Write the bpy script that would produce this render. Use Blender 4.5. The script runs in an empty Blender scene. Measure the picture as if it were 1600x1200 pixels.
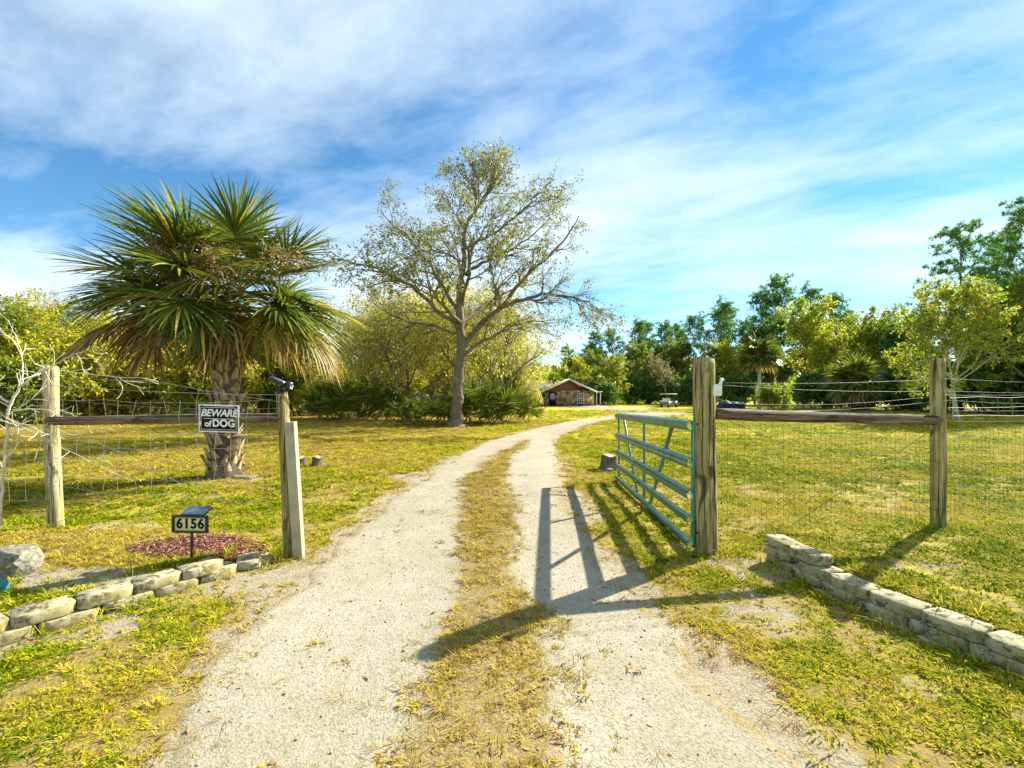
import bpy, math, random
import numpy as np
from mathutils import Vector, Matrix, Euler

# ------------------------------------------------------------------ camera, sky, sun, exposure
scene = bpy.context.scene
COL = scene.collection
R = math.radians
FPX, CAMH, HZ = 680.0, 1.55, 618.0          # focal length in px of a 1600 px wide frame, eye height, horizon row
cam_d = bpy.data.cameras.new('camera'); cam = bpy.data.objects.new('camera', cam_d); COL.objects.link(cam)
cam.location = (0, 0, CAMH); cam.rotation_euler = (R(90), 0, 0)
cam_d.sensor_width = 36; cam_d.lens = FPX * 36 / 1600; cam_d.shift_y = (HZ - 600) / 1600
cam_d.clip_start = 0.05; cam_d.clip_end = 3000
scene.camera = cam
scene.render.resolution_x, scene.render.resolution_y = 1024, 768

SUN_EL, SUN_AZ = R(33), R(54)                # azimuth: right of the view direction
world = bpy.data.worlds.new('World'); scene.world = world; world.use_nodes = True
def build_world():
    nt = world.node_tree; N = nt.nodes; L = nt.links; N.clear()
    out = N.new('ShaderNodeOutputWorld'); bg = N.new('ShaderNodeBackground'); bg.inputs[1].default_value = 0.054
    L.new(bg.outputs[0], out.inputs[0])
    sky = N.new('ShaderNodeTexSky'); sky.sky_type = 'NISHITA'; sky.sun_disc = False
    sky.sun_elevation = SUN_EL; sky.sun_rotation = SUN_AZ; sky.air_density = 0.75; sky.dust_density = 0.0; sky.ozone_density = 2.0
    hs = N.new('ShaderNodeHueSaturation'); hs.inputs['Saturation'].default_value = 1.2; hs.inputs['Hue'].default_value = 0.488
    hs.inputs['Value'].default_value = 0.95
    L.new(sky.outputs[0], hs.inputs['Color'])
    tc = N.new('ShaderNodeTexCoord'); sep = N.new('ShaderNodeSeparateXYZ'); L.new(tc.outputs['Generated'], sep.inputs[0])
    def math_(op, a, b=None, clamp=False):
        m = N.new('ShaderNodeMath'); m.operation = op; m.use_clamp = clamp
        for i, v in enumerate((a, b)):
            if v is None: continue
            if isinstance(v, (int, float)): m.inputs[i].default_value = v
            else: L.new(v, m.inputs[i])
        return m.outputs[0]
    z = math_('ADD', math_('MAXIMUM', sep.outputs[2], 0.0), 0.10)
    u = math_('DIVIDE', sep.outputs[0], z); v = math_('DIVIDE', sep.outputs[1], z)
    cb = N.new('ShaderNodeCombineXYZ'); L.new(u, cb.inputs[0]); L.new(v, cb.inputs[1])
    def noise_(rot, sc, scale, detail, rough, loc=(0, 0, 0), dist=0.0):
        mp = N.new('ShaderNodeMapping'); mp.vector_type = 'TEXTURE'
        mp.inputs['Rotation'].default_value = (0, 0, R(rot)); mp.inputs['Scale'].default_value = sc; mp.inputs['Location'].default_value = loc
        L.new(cb.outputs[0], mp.inputs[0])
        n = N.new('ShaderNodeTexNoise'); n.inputs['Scale'].default_value = scale; n.inputs['Detail'].default_value = detail
        n.inputs['Roughness'].default_value = rough; n.inputs['Distortion'].default_value = dist
        L.new(mp.outputs[0], n.inputs['Vector']); return n.outputs[0]
    n1 = noise_(-27, (2.6, 0.95, 1), 1.0, 7, 0.55, CL1, 0.12)        # long streaks
    n2 = noise_(-20, (1.5, 1.0, 1), 3.4, 6, 0.60, CL2, 0.2)          # ripples
    n3 = noise_(10, (1, 1, 1), 0.42, 2, 0.5, CL3)                    # wide sheets
    s = math_('ADD', math_('MULTIPLY', n1, 1.0), math_('MULTIPLY', n2, 0.38))
    s = math_('ADD', s, math_('MULTIPLY', n3, 0.8))
    s = math_('MULTIPLY', math_('SUBTRACT', s, 0.78), 1.6)
    rp = N.new('ShaderNodeValToRGB'); L.new(s, rp.inputs[0])
    rp.color_ramp.elements[0].position = CR[0]; rp.color_ramp.elements[0].color = (0.0, 0.0, 0.0, 1)
    rp.color_ramp.elements[1].position = CR[1]; rp.color_ramp.elements[1].color = (0.92, 0.92, 0.92, 1)
    e = rp.color_ramp.elements.new((CR[0] + CR[1]) / 2 - 0.02); e.color = (0.46, 0.46, 0.46, 1)
    mix = N.new('ShaderNodeMix'); mix.data_type = 'RGBA'
    L.new(rp.outputs[0], mix.inputs['Factor']); L.new(hs.outputs[0], mix.inputs['A']); mix.inputs['B'].default_value = CLOUD
    L.new(mix.outputs['Result'], bg.inputs[0])
CL1, CL2, CL3 = (3.4, 8.6, 1.0), (9.2, 3.4, 5.2), (8.4, 1.8, 7.0)
CR = (0.25, 0.86); CLOUD = (4.6, 5.3, 5.8, 1)
build_world()

sd = bpy.data.lights.new('sun', 'SUN'); sd.energy = 3.3; sd.angle = R(0.6); sd.color = (1.0, 0.93, 0.80)
sun = bpy.data.objects.new('sun', sd); COL.objects.link(sun)
sdir = Vector((math.sin(SUN_AZ) * math.cos(SUN_EL), math.cos(SUN_AZ) * math.cos(SUN_EL), math.sin(SUN_EL)))
sun.rotation_euler = sdir.to_track_quat('Z', 'Y').to_euler(); sun.location = (30, 20, 30)
vs = scene.view_settings
vs.view_transform = 'Standard'; vs.look = 'None'; vs.exposure = 2.18; vs.gamma = 1; vs.use_curve_mapping = False
scene.cycles.max_bounces = 5; scene.cycles.transparent_max_bounces = 8

# ------------------------------------------------------------------ helpers
def at(px, py, d):                            # point at distance d along the view through a spot of the 1600x1200 photograph
    return Vector(((px - 800) / FPX * d, d, CAMH + (HZ - py) / FPX * d))
def sstep(a, b, x):
    t = np.clip((x - a) / (b - a), 0, 1); return t * t * (3 - 2 * t)
_rs = np.random.RandomState(7)
_perm = _rs.permutation(512); _val = _rs.rand(512)
def vnoise(x, y, seed=0):                     # smooth value noise 0..1
    x = np.asarray(x, float); y = np.asarray(y, float)
    xi = np.floor(x).astype(int); yi = np.floor(y).astype(int); xf = x - xi; yf = y - yi
    xf = xf * xf * (3 - 2 * xf); yf = yf * yf * (3 - 2 * yf)
    h = lambda i, j: _val[_perm[(_perm[(i + seed * 17) % 512] + j) % 512]]
    return (h(xi, yi) * (1 - xf) + h(xi + 1, yi) * xf) * (1 - yf) + (h(xi, yi + 1) * (1 - xf) + h(xi + 1, yi + 1) * xf) * yf
def fnoise(x, y, seed=0, oct=3):
    s = 0; a = 1; t = 0
    for k in range(oct):
        s = s + a * vnoise(np.asarray(x) * 2 ** k, np.asarray(y) * 2 ** k, seed + k); t += a; a *= 0.55
    return s / t

def tag(o, label=None, cat=None, group=None, kind=None):
    if label: o['label'] = label
    if cat: o['category'] = cat
    if group: o['group'] = group
    if kind: o['kind'] = kind
    return o
def empty(name, loc=(0, 0, 0), label=None, cat=None, group=None):
    o = bpy.data.objects.new(name, None); COL.objects.link(o); o.location = loc; o.empty_display_size = 0.1
    return tag(o, label, cat, group)
def link(name, me, parent=None, loc=None, rot=None, scale=None):
    o = bpy.data.objects.new(name, me); COL.objects.link(o)
    if parent is not None:
        o.parent = parent
    if loc is not None: o.location = loc
    if rot is not None: o.rotation_euler = rot
    if scale is not None: o.scale = scale if hasattr(scale, '__len__') else (scale,) * 3
    return o
def mesh_np(name, V, quads=None, tris=None, mat=None, smooth=False, attrs=None):
    me = bpy.data.meshes.new(name); V = np.asarray(V, np.float32).reshape(-1, 3)
    Q = np.zeros((0, 4), np.int32) if quads is None else np.asarray(quads, np.int32).reshape(-1, 4)
    T = np.zeros((0, 3), np.int32) if tris is None else np.asarray(tris, np.int32).reshape(-1, 3)
    me.vertices.add(len(V)); me.vertices.foreach_set('co', V.ravel())
    nl = Q.size + T.size
    me.loops.add(nl); me.loops.foreach_set('vertex_index', np.concatenate([Q.ravel(), T.ravel()]))
    me.polygons.add(len(Q) + len(T))
    st = np.concatenate([np.arange(len(Q)) * 4, Q.size + np.arange(len(T)) * 3]).astype(np.int32)
    me.polygons.foreach_set('loop_start', st)
    if smooth: me.polygons.foreach_set('use_smooth', np.ones(len(Q) + len(T), bool))
    for k, v in (attrs or {}).items():
        a = me.attributes.new(k, 'FLOAT', 'POINT'); a.data.foreach_set('value', np.asarray(v, np.float32))
    me.update(calc_edges=True); me.validate()
    if mat is not None: me.materials.append(mat)
    return me

class MB:                                     # collects tubes, boxes, prisms into one mesh
    def __init__(s): s.V = []; s.Q = []; s.T = []; s.n = 0
    def add(s, V, Q=None, T=None):
        V = np.asarray(V, float).reshape(-1, 3)
        if Q is not None and len(Q): s.Q.append(np.asarray(Q, int).reshape(-1, 4) + s.n)
        if T is not None and len(T): s.T.append(np.asarray(T, int).reshape(-1, 3) + s.n)
        s.V.append(V); s.n += len(V); return s
    def tube(s, P, rad, sides=6, cap=True):
        P = np.asarray([tuple(p) for p in P], float); n = len(P)
        rad = np.full(n, rad) if np.isscalar(rad) else np.asarray(rad, float)
        D = np.gradient(P, axis=0); D /= np.linalg.norm(D, axis=1)[:, None] + 1e-9
        a = np.array((0, 0, 1.0)) if abs(D[0, 2]) < 0.9 else np.array((1.0, 0, 0))
        u = np.cross(D[0], a); u /= np.linalg.norm(u); V = []
        th = np.arange(sides) * 2 * math.pi / sides
        for i in range(n):
            u = u - D[i] * u.dot(D[i]); u /= np.linalg.norm(u) + 1e-9; w = np.cross(D[i], u)
            V.append(P[i] + rad[i] * (np.cos(th)[:, None] * u + np.sin(th)[:, None] * w))
        V = np.concatenate(V); k = np.arange(sides); k2 = (k + 1) % sides
        Q = np.concatenate([np.stack([i * sides + k, i * sides + k2, (i + 1) * sides + k2, (i + 1) * sides + k], 1) for i in range(n - 1)])
        T = None
        if cap:
            V = np.concatenate([V, P[:1], P[-1:]]); c0 = n * sides; c1 = c0 + 1; l = (n - 1) * sides
            T = np.concatenate([np.stack([np.full(sides, c0), k2, k], 1), np.stack([np.full(sides, c1), l + k, l + k2], 1)])
        return s.add(V, Q, T)
    def box(s, lo, hi, M=None, jit=0, rng=None):
        x0, y0, z0 = lo; x1, y1, z1 = hi
        V = np.array([(x0, y0, z0), (x1, y0, z0), (x1, y1, z0), (x0, y1, z0), (x0, y0, z1), (x1, y0, z1), (x1, y1, z1), (x0, y1, z1)], float)
        if jit: V += (rng.rand(8, 3) - 0.5) * 2 * jit
        if M is not None: V = np.array([tuple(M @ Vector(v)) for v in V])
        return s.add(V, [(0, 3, 2, 1), (4, 5, 6, 7), (0, 1, 5, 4), (1, 2, 6, 5), (2, 3, 7, 6), (3, 0, 4, 7)])
    def prism(s, poly, y0, y1):               # polygon in x,z extruded along y
        n = len(poly); V = [(p[0], y0, p[1]) for p in poly] + [(p[0], y1, p[1]) for p in poly]
        Q = [(i, (i + 1) % n, n + (i + 1) % n, n + i) for i in range(n)]
        T = [(0, i + 1, i) for i in range(1, n - 1)] + [(n, n + i, n + i + 1) for i in range(1, n - 1)]
        return s.add(V, Q, T)
    def mesh(s, name, mat, smooth=False):
        return mesh_np(name, np.concatenate(s.V), np.concatenate(s.Q) if s.Q else None, np.concatenate(s.T) if s.T else None, mat, smooth)
    def obj(s, name, mat, parent=None, smooth=False, bevel=0, **kw):
        o = link(name, s.mesh(name, mat, smooth), parent, **kw)
        if bevel:
            m = o.modifiers.new('bevel', 'BEVEL'); m.width = bevel; m.segments = 2; m.limit_method = 'ANGLE'
        return o

# ------------------------------------------------------------------ materials
class NT:
    def __init__(s, name):
        s.m = bpy.data.materials.new(name); s.m.use_nodes = True; s.t = s.m.node_tree; s.N = s.t.nodes; s.L = s.t.links
        s.b = s.N['Principled BSDF']; s.out = s.N['Material Output']
    def n(s, t, **kw):
        x = s.N.new(t)
        for k, v in kw.items(): setattr(x, k, v)
        return x
    def link(s, a, b): s.L.new(a, b)
    def coord(s, scale=(1, 1, 1), which='Object', rot=(0, 0, 0)):
        tc = s.n('ShaderNodeTexCoord'); mp = s.n('ShaderNodeMapping'); mp.inputs['Scale'].default_value = scale; mp.inputs['Rotation'].default_value = rot
        s.link(tc.outputs[which], mp.inputs[0]); return mp.outputs[0]
    def noise(s, vec, scale, detail=4, rough=0.55, dist=0):
        x = s.n('ShaderNodeTexNoise'); s.link(vec, x.inputs['Vector']); x.inputs['Scale'].default_value = scale
        x.inputs['Detail'].default_value = detail; x.inputs['Roughness'].default_value = rough; x.inputs['Distortion'].default_value = dist
        return x.outputs[0]
    def ramp(s, fac, stops):
        x = s.n('ShaderNodeValToRGB'); s.link(fac, x.inputs[0]); el = x.color_ramp.elements
        while len(el) < len(stops): el.new(0.5)
        for e, (p, c) in zip(el, stops):
            e.position = p; e.color = (c, c, c, 1) if np.isscalar(c) else (*c, 1)
        return x.outputs[0]
    def mix(s, f, a, b, mode='MIX'):
        x = s.n('ShaderNodeMix', data_type='RGBA', blend_type=mode)
        for key, v in (('Factor', f), ('A', a), ('B', b)):
            if isinstance(v, bpy.types.NodeSocket): s.link(v, x.inputs[key])
            elif np.isscalar(v): x.inputs[key].default_value = v if key == 'Factor' else (v, v, v, 1)
            else: x.inputs[key].default_value = (*v, 1)
        return x.outputs['Result']
    def attr(s, name, kind='GEOMETRY'):
        x = s.n('ShaderNodeAttribute'); x.attribute_name = name; x.attribute_type = kind; return x.outputs['Fac']
    def math(s, op, a, b=0.0, clamp=False):
        x = s.n('ShaderNodeMath', operation=op); x.use_clamp = clamp
        for i, v in enumerate((a, b)):
            if isinstance(v, bpy.types.NodeSocket): s.link(v, x.inputs[i])
            else: x.inputs[i].default_value = v
        return x.outputs[0]
    def bump(s, h, strength, dist=0.02):
        x = s.n('ShaderNodeBump'); x.inputs['Strength'].default_value = strength; x.inputs['Distance'].default_value = dist
        s.link(h, x.inputs['Height']); s.link(x.outputs[0], s.b.inputs['Normal'])
    def base(s, c, rough=0.85, metal=0.0, spec=0.3):
        if isinstance(c, bpy.types.NodeSocket): s.link(c, s.b.inputs['Base Color'])
        else: s.b.inputs['Base Color'].default_value = (*c, 1)
        s.b.inputs['Roughness'].default_value = rough; s.b.inputs['Metallic'].default_value = metal
        s.b.inputs['Specular IOR Level'].default_value = spec; return s.m

def mat_plain(name, c, rough=0.6, metal=0.0, var=0.15, scale=8, spec=0.3, bump=0.0):
    t = NT(name); v = t.coord(); n = t.noise(v, scale, 5)
    lo = tuple(max(0, x * (1 - var)) for x in c); hi = tuple(min(1, x * (1 + var)) for x in c)
    if bump: t.bump(n, bump, 0.01)
    return t.base(t.ramp(n, [(0.3, lo), (0.7, hi)]), rough, metal, spec)
def mat_leaf(name, stops, trans=0.5, rough=0.5, tr_gain=1.5, spec=0.3):
    t = NT(name); g = t.n('ShaderNodeNewGeometry')
    col = t.ramp(g.outputs['Random Per Island'], stops)
    t.base(col, rough, 0, spec)
    tr = t.n('ShaderNodeBsdfTranslucent'); ms = t.n('ShaderNodeMixShader'); ms.inputs[0].default_value = trans
    t.link(t.mix(1.0, col, (tr_gain, tr_gain, tr_gain * 0.75), 'MULTIPLY'), tr.inputs[0])
    t.link(t.b.outputs[0], ms.inputs[1]); t.link(tr.outputs[0], ms.inputs[2]); t.link(ms.outputs[0], t.out.inputs[0]); return t.m
def mat_bark(name, c1, c2, sx=6, sz=1.2, bump=0.6):
    t = NT(name); v = t.coord((sx, sx, sz)); n = t.noise(v, 3.0, 8, 0.65, 0.4)
    v2 = t.coord((1, 1, 1)); n2 = t.noise(v2, 1.5, 4)
    col = t.ramp(n, [(0.3, c1), (0.7, c2)])
    col = t.mix(t.ramp(n2, [(0.45, 0.0), (0.7, 0.35)]), col, (0.30, 0.30, 0.22))
    t.bump(n, bump, 0.03); return t.base(col, 0.9)
def mat_post(name, c1, c2, green, dark=0.3):
    t = NT(name); v = t.coord((14, 14, 0.9)); n = t.noise(v, 3.0, 8, 0.7, 0.6)
    kn = t.noise(t.coord((3.2, 3.2, 1.6)), 1.6, 3, 0.5, 1.5)
    mo = t.noise(t.coord((2.5, 2.5, 1.3)), 1.7, 5, 0.6)
    ln = t.n('ShaderNodeTexWave', wave_type='RINGS', rings_direction='Z'); t.link(t.coord((0.9, 2.2, 0.8)), ln.inputs[0])
    ln.inputs['Scale'].default_value = 5; ln.inputs['Distortion'].default_value = 7; ln.inputs['Detail'].default_value = 3; ln.inputs['Detail Scale'].default_value = 0.8
    col = t.ramp(n, [(0.36, c1), (0.60, c2)])
    col = t.mix(t.ramp(mo, [(0.48, 0.0), (0.68, 0.75)]), col, green)
    col = t.mix(t.ramp(kn, [(0.58, 0.0), (0.66, 0.75)]), col, tuple(x * dark for x in c1))
    col = t.mix(t.math('MULTIPLY', t.ramp(ln.outputs['Fac'], [(0.80, 0.0), (1.0, 0.6)]), t.ramp(mo, [(0.45, 0.0), (0.6, 1.0)])), col, tuple(x * 0.35 for x in c1))
    ck = t.noise(t.coord((30, 30, 0.55)), 1.3, 2, 0.5); crack = t.ramp(ck, [(0.36, 1.0), (0.40, 0.0)])
    col = t.mix(t.math('MULTIPLY', crack, 0.85), col, tuple(x * 0.25 for x in c1))
    t.bump(t.math('SUBTRACT', n, t.math('MULTIPLY', crack, 1.2)), 0.7, 0.012); return t.base(col, 0.9)

# ------------------------------------------------------------------ terrain: shape, drive, masks
EDGE = np.array([  # distance, left edge, right edge of the shell drive
 (-6, -1.5, 1.5), (0.3, -1.35, 1.32), (1.8, -1.52, 1.25), (2.44, -1.69, 1.2), (3.4, -1.8, 1.0), (4.0, -1.89, .93), (5, -1.86, .88), (6.1, -1.80, .88),
 (8.6, -1.70, .95), (9.4, -1.62, 1.0), (12.8, -1.15, 1.28), (14.6, -.80, 1.5), (17, -.15, 2.0), (21, 1.2, 3.2), (25, 2.9, 4.9), (28.5, 4.6, 6.7), (33, 7.5, 10.2)])
FAR = np.array([(8.85, 33), (11.5, 35.8), (15, 38), (20, 40), (28, 42.5), (40, 45), (60, 47)])
WR = np.array([(2.42, 4.14), (2.48, 3.64), (2.56, 3.2), (2.72, 2.75), (2.92, 2.25), (3.15, 1.6), (3.3, 0.6)])       # right wall line
WL = np.array([(-2.36, 4.02), (-2.58, 3.62), (-2.85, 3.22), (-3.16, 2.78), (-3.5, 2.3), (-3.9, 1.6), (-4.2, 0.6)])   # left wall line
def terrain(x, y):
    x = np.asarray(x, float); y = np.asarray(y, float)
    wr = np.interp(y, WR[::-1, 1], WR[::-1, 0]); wl = np.interp(y, WL[::-1, 1], WL[::-1, 0])
    fade = 1 - sstep(4.1, 6.0, y)
    z = 0.15 * sstep(0.10, 0.22, x - wr) * np.where(y < 4.1, 1, fade * sstep(0, .6, x - 2.4 - (y - 4.1) * 0.2))
    z = z + 0.12 * sstep(0.10, 0.22, wl - x) * np.where(y < 3.9, 1, (1 - sstep(3.9, 5.6, y)) * sstep(0, .6, -2.3 - x - (y - 3.9) * .2))
    z = z - 0.09 * sstep(5, 8, y) * (1 - sstep(11, 19, y)) * sstep(0.4, 2.0, x) * (1 - sstep(7, 12, x))
    z = z + (fnoise(x * .5, y * .5, 3) - .5) * 0.05 * sstep(1.0, 3.5, np.abs(x + .4)) + (fnoise(x * .05, y * .05, 9, 2) - .5) * .5 * sstep(40, 90, y)
    # wheel ruts
    near = (1 - sstep(14, 20, y)); m = median_c(y)
    z = z + 0.02 * np.exp(-((x - m) / .35) ** 2) * near
    return z
def median_c(y): return np.interp(y, [0, 1.8, 2.75, 4.5, 7.4, 10.8, 14.6, 20], [-.12, -.14, -.13, -.28, -.48, -.25, .45, 2.0])
def median_w(y): return np.interp(y, [0, 1.8, 2.75, 3.6, 4.5, 6, 7.4, 10.8, 13, 15.5], [.44, .42, .40, .27, .33, .38, .40, .25, .18, .0])
def drive_d(x, y):                            # signed distance to the drive edge, < 0 on the drive
    x = np.asarray(x, float); y = np.asarray(y, float)
    l = np.interp(y, EDGE[:, 0], EDGE[:, 1]); r = np.interp(y, EDGE[:, 0], EDGE[:, 2])
    d = np.where(y <= 33, np.maximum(l - x, x - r), 99)
    best = np.full(d.shape, 99.0)
    for (a, b) in zip(FAR[:-1], FAR[1:]):
        ab = b - a; t = np.clip(((x - a[0]) * ab[0] + (y - a[1]) * ab[1]) / ab.dot(ab), 0, 1)
        best = np.minimum(best, np.hypot(x - a[0] - t * ab[0], y - a[1] - t * ab[1]) - 1.9)
    return np.minimum(d, best)
def sand_m(x, y):                             # bare sandy ground beside the drive, under the posts and walls
    n = fnoise(x * 1.3, y * 1.3, 21, 3); d = drive_d(x, y)
    s = (1 - sstep(0.02, 0.45, d + (n - .5) * 1.05)) * (0.3 + .7 * (1 - sstep(6, 16, y)))
    for (cx, cy, rx, ry, k) in ((-2.0, 3.75, .75, .55, 1), (-2.95, 2.9, .55, .22, .9), (-3.6, 3.35, .8, .28, .8), (-4.5, 5.1, .6, .25, .9), (2.1, 3.95, .5, .5, .8),
                                (1.75, 3.2, .45, .5, .55), (3.3, 3.6, .7, .3, .45), (-3.3, 2.5, .4, .3, .7), (2.1, 2.3, .3, .3, .5), (-1.7, 21.0, 1.5, .6, .5), (-4.9, 8.1, .5, .3, .8)):
        q = ((x - cx) / rx) ** 2 + ((y - cy) / ry) ** 2
        s = np.maximum(s, k * (1 - sstep(0.3, 1.2, q + (n - .5) * 1.6)))
    return s
def dry_m(x, y):                              # 0 green .. 1 straw
    n = fnoise(x * .55, y * .55, 31, 3); m = fnoise(x * .16, y * .16, 41, 2); q2 = fnoise(x * 2.2, y * 2.2, 33, 3)
    d = .20 + 1.0 * (n - .34) + .9 * (q2 - .5) + .5 * (m - .5) + .40 * (1 - sstep(-3, -1, x)) * sstep(5, 11, y) - .12 * sstep(1, 3, x) * sstep(5, 12, y)
    d = d - .12 * (1 - sstep(4, 8, y)) + .13 * sstep(6, 12, y)
    q = ((x + 4.2) / 1.7) ** 2 + ((y - 4.2) / .8) ** 2
    d = np.maximum(d, .95 * (1 - sstep(.4, 1.3, q)))
    d = np.where(drive_d(x, y) < 0.02, d + .55, d)
    d = d + .42 * np.exp(-np.maximum(drive_d(x, y), 0) / .5)
    return np.clip(d, 0, 1)
def mulch_m(x, y):
    q = ((x + 2.95) / .62) ** 2 + ((y - 4.18) / .36) ** 2
    return 1 - sstep(.6, 1.15, q + (fnoise(x * 4, y * 4, 51, 2) - .5) * .8)

# ------------------------------------------------------------------ ground and drive materials
def mat_ground():
    t = NT('lawn_soil'); v = t.coord(); f = t.noise(v, 9, 8, .7); g = t.noise(v, 55, 6, .7); big = t.noise(v, .35, 4)
    hue = t.math('ADD', t.math('MULTIPLY', t.attr('dry'), .75), t.math('MULTIPLY', t.math('SUBTRACT', f, .5), 1.3))
    hue = t.math('ADD', hue, t.math('MULTIPLY', t.math('SUBTRACT', big, .5), .5))
    lawn = t.ramp(hue, [(0.0, (.26, .28, .006)), (.3, (.54, .475, .006)), (.58, (.33, .25, .055)), (1.0, (.235, .165, .085))])
    lawn = t.mix(t.math('MULTIPLY', t.ramp(g, [(.36, 1.0), (.52, 0.0)]), .42), lawn, (.12, .085, .02))
    g2 = t.noise(v, 70, 6, .75); sand = t.mix(t.ramp(g2, [(.38, .8), (.53, 0.0)]), t.ramp(f, [(.32, (.30, .245, .145)), (.6, (.39, .35, .25))]), (.15, .115, .06))
    sm = t.math('ADD', t.attr('sand'), t.math('MULTIPLY', t.math('SUBTRACT', f, .5), .9))
    col = t.mix(t.ramp(sm, [(.38, 0.0), (.62, 1.0)]), lawn, sand)
    mm = t.ramp(t.math('ADD', t.attr('mulch'), t.math('MULTIPLY', t.math('SUBTRACT', f, .5), .5)), [(.4, 0.0), (.6, 1.0)])
    col = t.mix(mm, col, t.ramp(g, [(.3, (.10, .025, .02)), (.7, (.24, .07, .05))]))
    t.bump(t.math('ADD', t.math('MULTIPLY', f, .6), g), .7, .03); return t.base(col, .95, spec=.1)
def mat_drive():
    t = NT('crushed_shell'); v = t.coord(); g = t.noise(v, 70, 6, .75); f = t.noise(v, 6, 6, .65); b = t.noise(v, .8, 4)
    vo = t.n('ShaderNodeTexVoronoi'); t.link(v, vo.inputs['Vector']); vo.inputs['Scale'].default_value = 95
    vo2 = t.n('ShaderNodeTexVoronoi'); t.link(v, vo2.inputs['Vector']); vo2.inputs['Scale'].default_value = 24
    col = t.ramp(t.math('ADD', t.math('MULTIPLY', f, .5), t.math('MULTIPLY', b, .5)), [(.32, (.28, .25, .17)), (.6, (.38, .35, .262))])
    col = t.mix(t.ramp(g, [(.38, .8), (.53, 0.0)]), col, (.13, .11, .07))
    col = t.mix(t.ramp(t.noise(v, 1.7, 5, .6), [(.48, 0.0), (.70, .38)]), col, (.235, .195, .115))
    col = t.mix(t.ramp(vo.outputs['Color'], [(.72, 0.0), (.9, .4)]), col, (.37, .355, .31))
    col = t.mix(t.ramp(vo2.outputs['Color'], [(.94, 0.0), (.98, .35)]), col, (.09, .075, .05))
    dm = t.ramp(t.math('ADD', t.attr('thatch'), t.math('MULTIPLY', t.math('SUBTRACT', f, .5), 1.1)), [(.32, 0.0), (.62, .95)])
    col = t.mix(dm, col, t.ramp(g, [(.35, (.12, .085, .03)), (.65, (.32, .25, .10))]))
    t.bump(t.math('ADD', g, t.math('MULTIPLY', vo.outputs['Distance'], .8)), .45, .008); return t.base(col, .95, spec=.1)
M = {}
M['ground'] = mat_ground(); M['drive'] = mat_drive()

def graded(lo, hi, fine0, fine1, h, growth):
    c = list(np.arange(fine0, fine1 + 1e-6, h)); s = h
    while c[-1] < hi: s *= growth; c.append(c[-1] + s)
    s = h
    while c[0] > lo: s *= growth; c.insert(0, c[0] - s)
    return np.array(c)
def grid_mesh(name, X, Y, mat, attrs):
    gx, gy = np.meshgrid(X, Y); nx, ny = len(X), len(Y); z = terrain(gx, gy)
    i = np.arange(ny - 1)[:, None] * nx + np.arange(nx - 1)[None]
    Q = np.stack([i, i + 1, i + nx + 1, i + nx], -1).reshape(-1, 4)
    return mesh_np(name, np.stack([gx, gy, z], -1), Q, None, mat, True, {k: f(gx, gy).ravel() for k, f in attrs.items()})
gX = graded(-900, 900, -6.5, 6.5, .06, 1.07); gY = graded(-40, 1300, 1.2, 9.0, .06, 1.045)
tag(link('ground', grid_mesh('ground', gX, gY, M['ground'], {'dry': lambda x, y: np.clip(dry_m(x, y) + .72 * (1 - sstep(6, 18, y)), 0, 1), 'sand': sand_m, 'mulch': mulch_m})), kind='structure',
    label='patchy yellow green lawn with bare sandy spots')
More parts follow.
